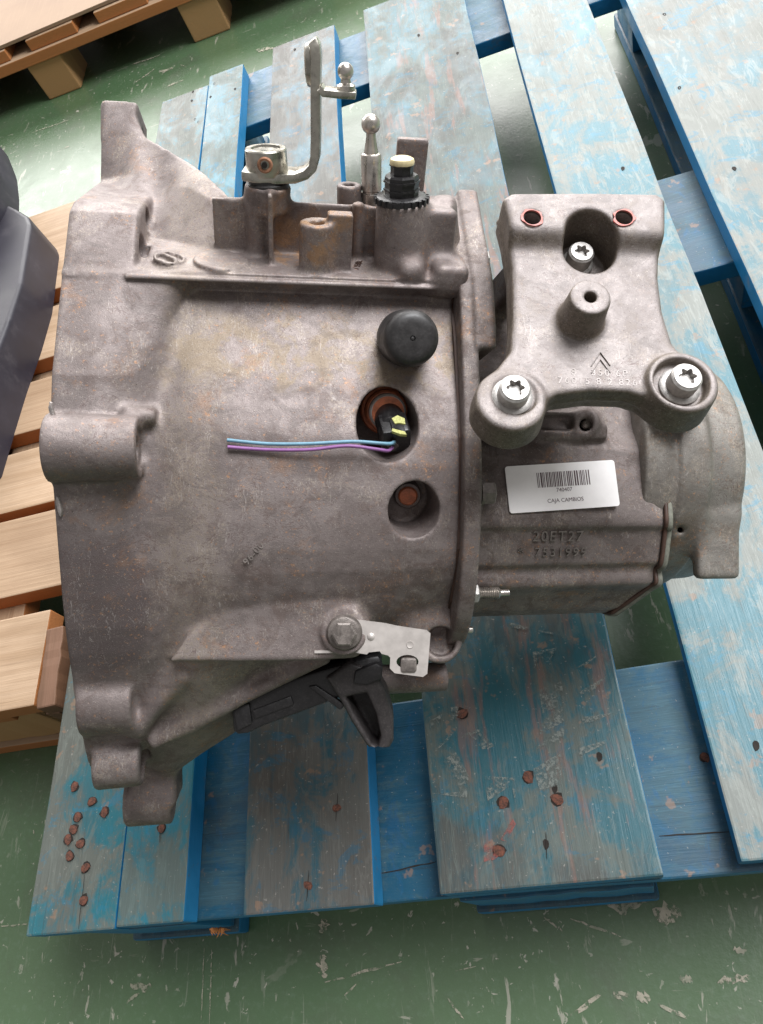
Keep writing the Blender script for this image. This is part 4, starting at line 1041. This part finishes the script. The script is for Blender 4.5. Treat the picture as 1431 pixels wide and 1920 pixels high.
for (u0, v0, u1, v1, w) in ((384, 1778, 378, 1920, .0012), (398, 1778, 394, 1920, .0012), (610, 1842, 760, 1800, .0022), (0, 1737, 52, 1733, .0015), (610, 1722, 606, 1750, .008), (606, 1790, 607, 1834, .010),
                         (245, 1848, 285, 1852, .006), (262, 1862, 238, 1880, .003), (1070, 1722, 1165, 1756, .002), (1020, 1720, 1055, 1745, .002), (840, 1872, 870, 1910, .002), (1070, 1905, 1128, 1866, .0035), (1345, 1840, 1410, 1834, .005),
                         (1225, 1712, 1275, 1706, .016), (1140, 1700, 1215, 1690, .010), (1150, 1862, 1180, 1870, .006), (1195, 1874, 1218, 1868, .008), (1275, 1838, 1298, 1836, .006), (1375, 1780, 1400, 1784, .004),
                         (248, 122, 300, 104, .006), (255, 155, 290, 130, .005), (300, 135, 325, 128, .012), (310, 165, 345, 150, .006), (60, 250, 130, 225, .004), (220, 55, 270, 60, .004), (480, 95, 512, 92, .012)):
    quad_streak(W(u0, v0, fh), W(u1, v1, fh), w, n=9)
rr = random.Random(11)
for _ in range(900):
    x = rr.uniform(-2.4, 1.2); y = rr.uniform(-0.25, 3.6); a = rr.gauss(0.35, 0.9); L_ = abs(rr.gauss(0, 1))*0.010+0.0015
    quad_streak((x, y, 0), (x+L_*cos(a), y+L_*sin(a), 0), rr.choice((.0008, .001, .0015, .003)), n=5, rr=rr)
sco = put_mesh('paint_chips', vs, fs, mat_chip(), floor, Matrix.Identity(4), kind='stuff')

def board_mesh(name, w, l, t, bev=0.0016, seg=10, warp=0.0008, seed=0, chip=0.0):
    """plank along local y, centred in x and y, top at z=0"""
    rnd = random.Random(seed); bm = bmesh.new(); rows = []
    for i in range(seg+1):
        y = -l/2+l*i/seg; dx = rnd.uniform(-warp, warp); dx2 = rnd.uniform(-warp, warp); dz = rnd.uniform(-warp, warp)*0.5
        rows.append([bm.verts.new((-w/2+dx, y, dz)), bm.verts.new((w/2+dx2, y, dz)), bm.verts.new((w/2+dx2, y, -t)), bm.verts.new((-w/2+dx, y, -t))])
    for i in range(seg):
        for k_ in range(4):
            a, b = rows[i][k_], rows[i][(k_+1) % 4]; c_, d = rows[i+1][(k_+1) % 4], rows[i+1][k_]
            bm.faces.new((a, d, c_, b))
    bm.faces.new(rows[0]); bm.faces.new(rows[-1][::-1])
    bmesh.ops.recalc_face_normals(bm, faces=bm.faces)
    ed = [e for e in bm.edges if e.calc_face_angle(0) > radians(60)]
    bmesh.ops.bevel(bm, geom=ed, offset=bev, segments=2, affect='EDGES', profile=0.6)
    me = bpy.data.meshes.new(name); bm.to_mesh(me); bm.free(); return me
def plank(name, x0, x1, y0, y1, ztop, t, mat, parent, seed=0, tilt=0.0, **kw):
    w, l = x1-x0, y1-y0
    if w > l:
        me = board_mesh(name, l, w, t, seed=seed, **kw); R = Matrix.Rotation(pi/2+tilt, 4, 'Z')
    else:
        me = board_mesh(name, w, l, t, seed=seed, **kw); R = Matrix.Rotation(tilt, 4, 'Z')
    return put(name, me, mat, parent, Matrix.Translation(((x0+x1)/2, (y0+y1)/2, ztop)) @ R)

BP = root('blue_pallet', (-0.07, 0.63, 0), 'worn blue painted wooden pallet carrying the gearbox', 'pallet')
yA, yB = 0.060*U, 2.14*U
deck = [('a', -.845, -.7012, .055, 2.10, 3), ('b', -.6985, -.594, .057, 2.14, 4), ('c', -.508, -.327, .058, 2.165, 5), ('d', -.243, .0215, .063, 2.18, 6), ('e', .108, .285, .070, 2.18, 8), ('f', .360, .625, .072, 2.18, 9)]
boards = {}
for key, a, b, c0, c1, sd2 in deck:
    boards[key] = plank('board', a*U, b*U, c0*U, c1*U, DECK, 0.022, BL[key], BP, seed=sd2)
lab = {'a': 'outer half of the split left board, cyan with rusty nail heads', 'b': 'inner half of the split left board', 'c': 'narrow grimy board under the fork', 'd': 'wide oily board with shoe prints and red marks', 'e': 'narrow dusty pale board', 'f': 'wide chalky board at the right edge'}
for k_, o in boards.items(): o['label'] = lab[k_]
XL, XR = -.842*U, .622*U
for (c0, c1, s_) in ((.0, .272, 1), (.99, 1.243, 2), (1.905, 2.15, 3)):
    c0b = max(c0, .066)
    plank('crossboard', XL, XR, (c0b if c0 else .061)*U, (c0b+.254)*U, DECK-0.0225, 0.0215, BL['x'], BP, seed=30+s_)
# dark crack along the near crossboard
for (u0, v0, u1, v1) in ((712, 1638, 818, 1616), (1236, 1567, 1372, 1559)):
    a = W(u0, v0, -.0222); b = W(u1, v1, -.0222); i = []
    vs = []; fs = []
    quad_streak(a, b, 0.0011, DECK-0.0221, 0.25, 9)
    put_mesh('crack', vs, fs, MAT['stain'], BP, Matrix.Identity(4))
for yy, yl in ((.057, .20), (1.03, .17), (1.94, .18)):
    for xa, xb in ((-.80, -.63), (-.235, .01), (.40, .61)):
        plank('block', xa*U, xb*U, yy*U, (yy+yl)*U, DECK-0.0442, 0.0776, BL['x'], BP, seed=int(100*yy+10*xa), bev=0.0016)
for xa, xb in ((-.815, -.62), (-.24, .015), (.395, .60)):
    plank('bottom_board', xa*U, xb*U, .048*U, 2.14*U, 0.0218, 0.0215, BL['x'], BP, seed=int(xa*77), bev=0.003)

# nails
def nail_mesh(r=0.0038, hole=False):
    bm = bmesh.new(); n = 10; rng = random.Random(3 if hole else 2); rad = [r*rng.uniform(.8, 1.12) for _ in range(n)]
    top = [bm.verts.new((rad[i]*cos(2*pi*i/n), rad[i]*sin(2*pi*i/n)*(1.5 if hole else 1.0), 0.0004 if hole else 0.0003)) for i in range(n)]
    bot = [bm.verts.new((rad[i]*1.05*cos(2*pi*i/n), rad[i]*1.05*sin(2*pi*i/n)*(1.5 if hole else 1.0), -0.002)) for i in range(n)]
    c_ = bm.verts.new((0.0002, 0, 0.0001 if hole else 0.0005))
    for i in range(n):
        bm.faces.new((top[i], top[(i+1) % n], c_)); bm.faces.new((bot[i], bot[(i+1) % n], top[(i+1) % n], top[i]))
    me = bpy.data.meshes.new('nail'); bm.to_mesh(me); bm.free(); return me
NM = nail_mesh(); NM.materials.append(MAT['nail']); NH = nail_mesh(0.0030, True); NH.materials.append(MAT['stain']); NR = nail_mesh(0.0045, True); NR.materials.append(MAT['stain'])
def nail(u, v, key, kind=0, h=0.0, sc_=1.0):
    p = W(u, v, h); par = boards.get(key, BP)
    if kind == 0:
        rim = put('nail_socket', NR, None, par, Matrix.Translation(p+Vector((0, 0.0002, 0.0000))) @ Matrix.Rotation(u*0.7, 4, 'Z') @ Matrix.Diagonal((sc_*1.0, sc_*0.74, .6, 1)))
        put('nail', NM, None, rim, Matrix.Translation(p+Vector((0, 0, 0.0004))) @ Matrix.Rotation(u, 4, 'Z') @ Matrix.Scale(sc_, 4))
    else: put('nail_hole', NH, None, par, Matrix.Translation(p) @ Matrix.Rotation(0.2*sin(u), 4, 'Z') @ Matrix.Scale(sc_*0.72, 4))
for u, v in ((140, 1475), (173, 1503), (196, 1523), (146, 1532), (138, 1555), (128, 1574), (151, 1582), (131, 1605), (161, 1627), (157, 1688)): nail(u, v, 'a', sc_=1.0)
nail(303, 1553, 'b', 0, sc_=0.9)
for u, v in ((402, 157), (362, 172), (395, 182), (360, 189), (372, 229), (366, 224)): nail(u, v, 'a', 1)
nail(441, 167, 'b', 1)
for u, v in ((632, 1515), (578, 1660)): nail(u, v, 'c', 0, sc_=.85)
for u, v in ((523, 1410), (553, 93)): nail(u, v, 'c', 1)
for u, v in ((867, 1338), (991, 1457), (944, 1505), (1045, 1499), (936, 1595)): nail(u, v, 'd', 0, sc_=1.05)
for u, v in ((1040, 1478), (1024, 1583), (1124, 1419)): nail(u, v, 'd', 1, sc_=1.1)
for u, v in ((785, 66), (858, 100)): nail(u, v, 'd', 1)
for u, v in ((1418, 1398),): nail(u, v, 'e', 1, sc_=1.1)
for u, v in ((1168, 316), (1033, 157)): nail(u, v, 'e', 1, sc_=1.0)
for u, v in ((1377, 316), (1274, 165), (1246, 27)): nail(u, v, 'f', 1, sc_=1.0)
nail(1322, 1420, 'x', 0, -0.022, 0.8)
# splits in the boards
vs = []; fs = []
quad_streak(W(160, 1640, 0), W(148, 1742, 0), 0.0007, DECK+.0007, .3, 9); quad_streak(W(303, 1520, 0), W(300, 1580, 0), 0.0007, DECK+.0007, .3, 7)
quad_streak(W(580, 1632, 0), W(576, 1690, 0), 0.0007, DECK+.0007, .3, 7); quad_streak(W(1024, 1560, 0), W(1026, 1612, 0), 0.0007, DECK+.0007, .3, 7); quad_streak(W(634, 1488, 0), W(630, 1540, 0), 0.0007, DECK+.0007, .3, 7)
put_mesh('crack', vs, fs, MAT['stain'], BP, Matrix.Identity(4))
# pale shoe prints and red paint on the oily board
def mat_smear(name, a, b, sc_=120):
    t = NT(name); n = t.noise(t.mapping((1, 1, 1)), sc_, 5, 0.75); n2 = t.noise(t.mapping((1, 1, 1)), 70, 6, 0.7); return t.fin(t.mix(t.ramp(n, 0.42, 0.62), a, b), 0.6, alpha=t.math('MULTIPLY', t.ramp(n, 0.40, 0.56, 0.15, 0.75), t.ramp(n2, 0.40, 0.52)))
prints = [((1010, 1295), (1052, 1280), (1060, 1320), (1020, 1338)), ((1014, 1345), (1055, 1322), (1058, 1352), (1012, 1378)), ((1008, 1400), (1062, 1362), (1055, 1382), (1004, 1404)), ((1000, 1440), (1056, 1412), (1054, 1470), (1010, 1485)),
          ((856, 1385), (898, 1368), (930, 1402), (905, 1408), (880, 1384)), ((816, 1405), (850, 1372), (846, 1384), (820, 1410)), ((910, 1455), (965, 1458), (968, 1508), (958, 1470), (912, 1500)), ((826, 1430), (858, 1412), (880, 1455), (878, 1494), (812, 1490), (868, 1486)),
          ((1085, 1405), (1135, 1388), (1134, 1398), (1088, 1420)), ((1085, 1300), (1140, 1270), (1120, 1290), (1090, 1306)), ((1000, 1225), (1045, 1214), (1030, 1240), (1005, 1250)), ((955, 1170), (1040, 1185), (1035, 1190), (960, 1176)), ((1080, 1255), (1130, 1222), (1100, 1250)), ((1095, 1345), (1150, 1335), (1090, 1365)),
          ((812, 1350), (832, 1338), (828, 1350), (806, 1366)), ((842, 1328), (856, 1325), (866, 1345), (850, 1350))]
vs = []; fs = []
rr = random.Random(5)
for pl_ in prints:
    i0 = len(vs)
    for (u, v) in pl_:
        p = W(u, v, 0); vs.append((p.x+rr.uniform(-.001, .001), p.y+rr.uniform(-.001, .001), DECK+0.0006+0.00002*len(fs)))
    fs.append(tuple(range(i0, len(vs))))
put_mesh('shoe_print', vs, fs, mat_smear('dusty_print', (0.12, 0.15, 0.14), (0.22, 0.24, 0.22), 420), boards['d'], Matrix.Identity(4))
vs = []; fs = []
for pl_ in [((905, 1580), (922, 1578), (935, 1606), (928, 1612), (908, 1616)), ((938, 1575), (962, 1535), (968, 1545), (950, 1578))]:
    i0 = len(vs)
    for (u, v) in pl_: p = W(u, v, 0); vs.append((p.x, p.y, DECK+0.0007))
    fs.append(tuple(range(i0, len(vs))))
put_mesh('red_paint_mark', vs, fs, mat_smear('red_smear', (0.36, 0.08, 0.06), (0.22, 0.09, 0.08), 160), boards['d'], Matrix.Identity(4))
# splintered chip of bare wood at the near left block
p = W(408, 1752, -0.05)
vs = []; fs = []; rr = random.Random(8)
for i in range(9):
    a = rr.uniform(0, pi); d = Vector((cos(a), -abs(sin(a))*0.6, rr.uniform(-.4, .4))); b0 = p+Vector((rr.uniform(-.006, .006), .004, rr.uniform(-.006, .006))); i0 = len(vs)
    n_ = d.cross(Vector((0, 0, 1))).normalized()*0.0016
    vs += [b0-n_, b0+n_, b0+d*rr.uniform(.008, .014), b0+Vector((0, 0, .003))]; fs += [(i0, i0+1, i0+2), (i0, i0+2, i0+3), (i0+1, i0+3, i0+2), (i0, i0+3, i0+1)]
put_mesh('splinter', vs, fs, WD['p1'], BP, Matrix.Identity(4))

# ---- natural wood pallet on the left
WP = root('wood_pallet', (-0.95, 0.6, 0), 'bare pine pallet at the left edge, under the dark plastic cover', 'pallet')
XE = -.872*U
for (a, b, xe, m_, s_) in ((.385, .558, -.905, 'p1', 1), (.602, .775, -.884, 'p2', 2), (.795, .945, -.872, 'p1', 3), (.992, 1.140, -.872, 'p2', 4), (1.20, 1.37, -.872, 'p1', 5), (1.43, 1.765, -.872, 'p1', 6)):
    plank('board', -2.9*U, xe*U, a*U, b*U, DECK+.0002*s_, 0.022, WD[m_], WP, seed=60+s_, tilt=0.008)
for (xa, xb) in ((-1.12, -1.0), (-1.9, -1.65), (-2.75, -2.5)):
    plank('crossboard', xa*U, xb*U, .40*U, 1.755*U, DECK-0.0215, 0.022, WD['p2'], WP, seed=int(-xa*10))
for (xa, xb) in ((-1.2, -.97), (-1.9, -1.65), (-2.75, -2.5)):
    for y_ in (.41, .99, 1.52): plank('block', xa*U, xb*U, y_*U, (y_+.17)*U, DECK-0.0440, 0.078, WD['blk'], WP, seed=int(y_*10), bev=0.003)
for y_ in (.40, 1.0, 1.53): plank('bottom_board', -2.9*U, -.95*U, y_*U, (y_+.17)*U, 0.0216, 0.0215, WD['p2'], WP, seed=int(y_*9))
# brown offcuts standing on the near corner
def offcut(u0, v0, u1, v1, w, zt, tt):
    a = W(u0, v0, zt); b = W(u1, v1, zt); d = (b-a); l = d.length; ang = math.atan2(d.y, d.x)-pi/2; me = board_mesh('end_batten', w, l, tt, seed=int(u0))
    return put('end_batten', me, WD['p3'], WP, Matrix.Translation((a+b)/2) @ Matrix.Rotation(ang, 4, 'Z'))
offcut(84, 1326, 104, 1176, 0.020, 0.006, 0.028).matrix_basis.translation.z += 0.0
offcut(98, 1338, 130, 1186, 0.016, -0.012, 0.05)

# ---- pallet with cardboard at the top left
TP = root('wood_pallet', (-0.8, 1.8, 0), 'pale pine pallet at the top left standing on bare blocks', 'pallet')
plank('stringer', -3.0*U, -.25*U, 2.930*U, 3.10*U, .098, 0.021, WD['p1'], TP, seed=81)
plank('stringer', -3.0*U, -.25*U, 3.62*U, 3.80*U, .098, 0.021, WD['p1'], TP, seed=82)
x = -2.98
i = 0
while x < -0.3:
    plank('board', x*U, (x+.20)*U, 2.945*U, 4.4*U, .120, 0.0215, WD['p2' if i % 2 else 'p1'], TP, seed=90+i); x += .29; i += 1
for xa in (-2.2, -1.585, -.95, -.42):
    for y_ in (2.94, 3.64): plank('block', xa*U, (xa+.145)*U, y_*U, (y_+.17)*U, .0765, 0.0762, WD['blk'], TP, seed=int(-xa*10), bev=0.003)
me = board_mesh('cardboard_sheet', 2.62*U, 1.5*U, .006, seed=5, warp=0.003, bev=0.001)
cs = put('cardboard_sheet', me, MAT['cardboard'], None, Matrix.Translation((-1.66*U, (2.955+.75)*U, .1275)) @ Matrix.Rotation(0.008, 4, 'Z'))
cs['label'] = 'flat brown cardboard sheet lying on the top left pallet'; cs['category'] = 'cardboard'

# ---- dark moulded cover on the left pallet
EC = root('plastic_engine_cover', (-0.62, 0.72, DECK), 'dark blue grey moulded plastic car part resting on the left pallet', 'plastic cover')
MAT['darkplastic'] = mat_plain('dark_blue_grey_plastic', (0.016, 0.014, 0.022), 0.5, 0.0, 0.25, 4.0, 0.08, 0.0, (0.026, 0.024, 0.036))
def hull(name, outline, h0, h1, inset, mat, parent, bev):
    pts = [W(u, v, h0) for u, v in outline]
    for p_ in pts: p_.z = DECK+h1
    bm = bmesh.new(); cx_ = sum((p.x for p in pts))/len(pts); cy_ = sum((p.y for p in pts))/len(pts)
    top = [bm.verts.new(p) for p in pts]; bot = [bm.verts.new((p.x+(p.x-cx_)*inset, p.y+(p.y-cy_)*inset, DECK+h0)) for p in pts]; n = len(pts)
    bm.faces.new(top); bm.faces.new(bot[::-1])
    for i in range(n): bm.faces.new((bot[i], bot[(i+1) % n], top[(i+1) % n], top[i]))
    bmesh.ops.recalc_face_normals(bm, faces=bm.faces)
    ed = [e for e in bm.edges if any(v_ in top for v_ in e.verts)]
    bmesh.ops.bevel(bm, geom=ed, offset=bev, segments=5, affect='EDGES', profile=0.5)
    me = bpy.data.meshes.new(name); bm.to_mesh(me); bm.free(); o = put(name, me, mat, parent, Matrix.Identity(4)); autosmooth(o, 30); return o
hull('base_shell', [(-260, 560), (-60, 412), (36, 428), (84, 452), (106, 466), (112, 480), (98, 590), (78, 660), (50, 740), (28, 812), (2, 900), (-260, 980)], 0.001, 0.062, 0.0, MAT['darkplastic'], EC, 0.006)
hull('upper_shell', [(-260, 330), (-60, 238), (-12, 262), (14, 290), (32, 335), (37, 380), (34, 418), (14, 452), (-10, 486), (-260, 640)], 0.04, 0.13, 0.0, MAT['darkplastic'], EC, 0.016)
hull('rim_flange', [(-260, 700), (14, 640), (24, 700), (26, 760), (14, 812), (-4, 872), (-260, 960)], 0.001, 0.066, 0.0, MAT['plastic'], EC, 0.004)
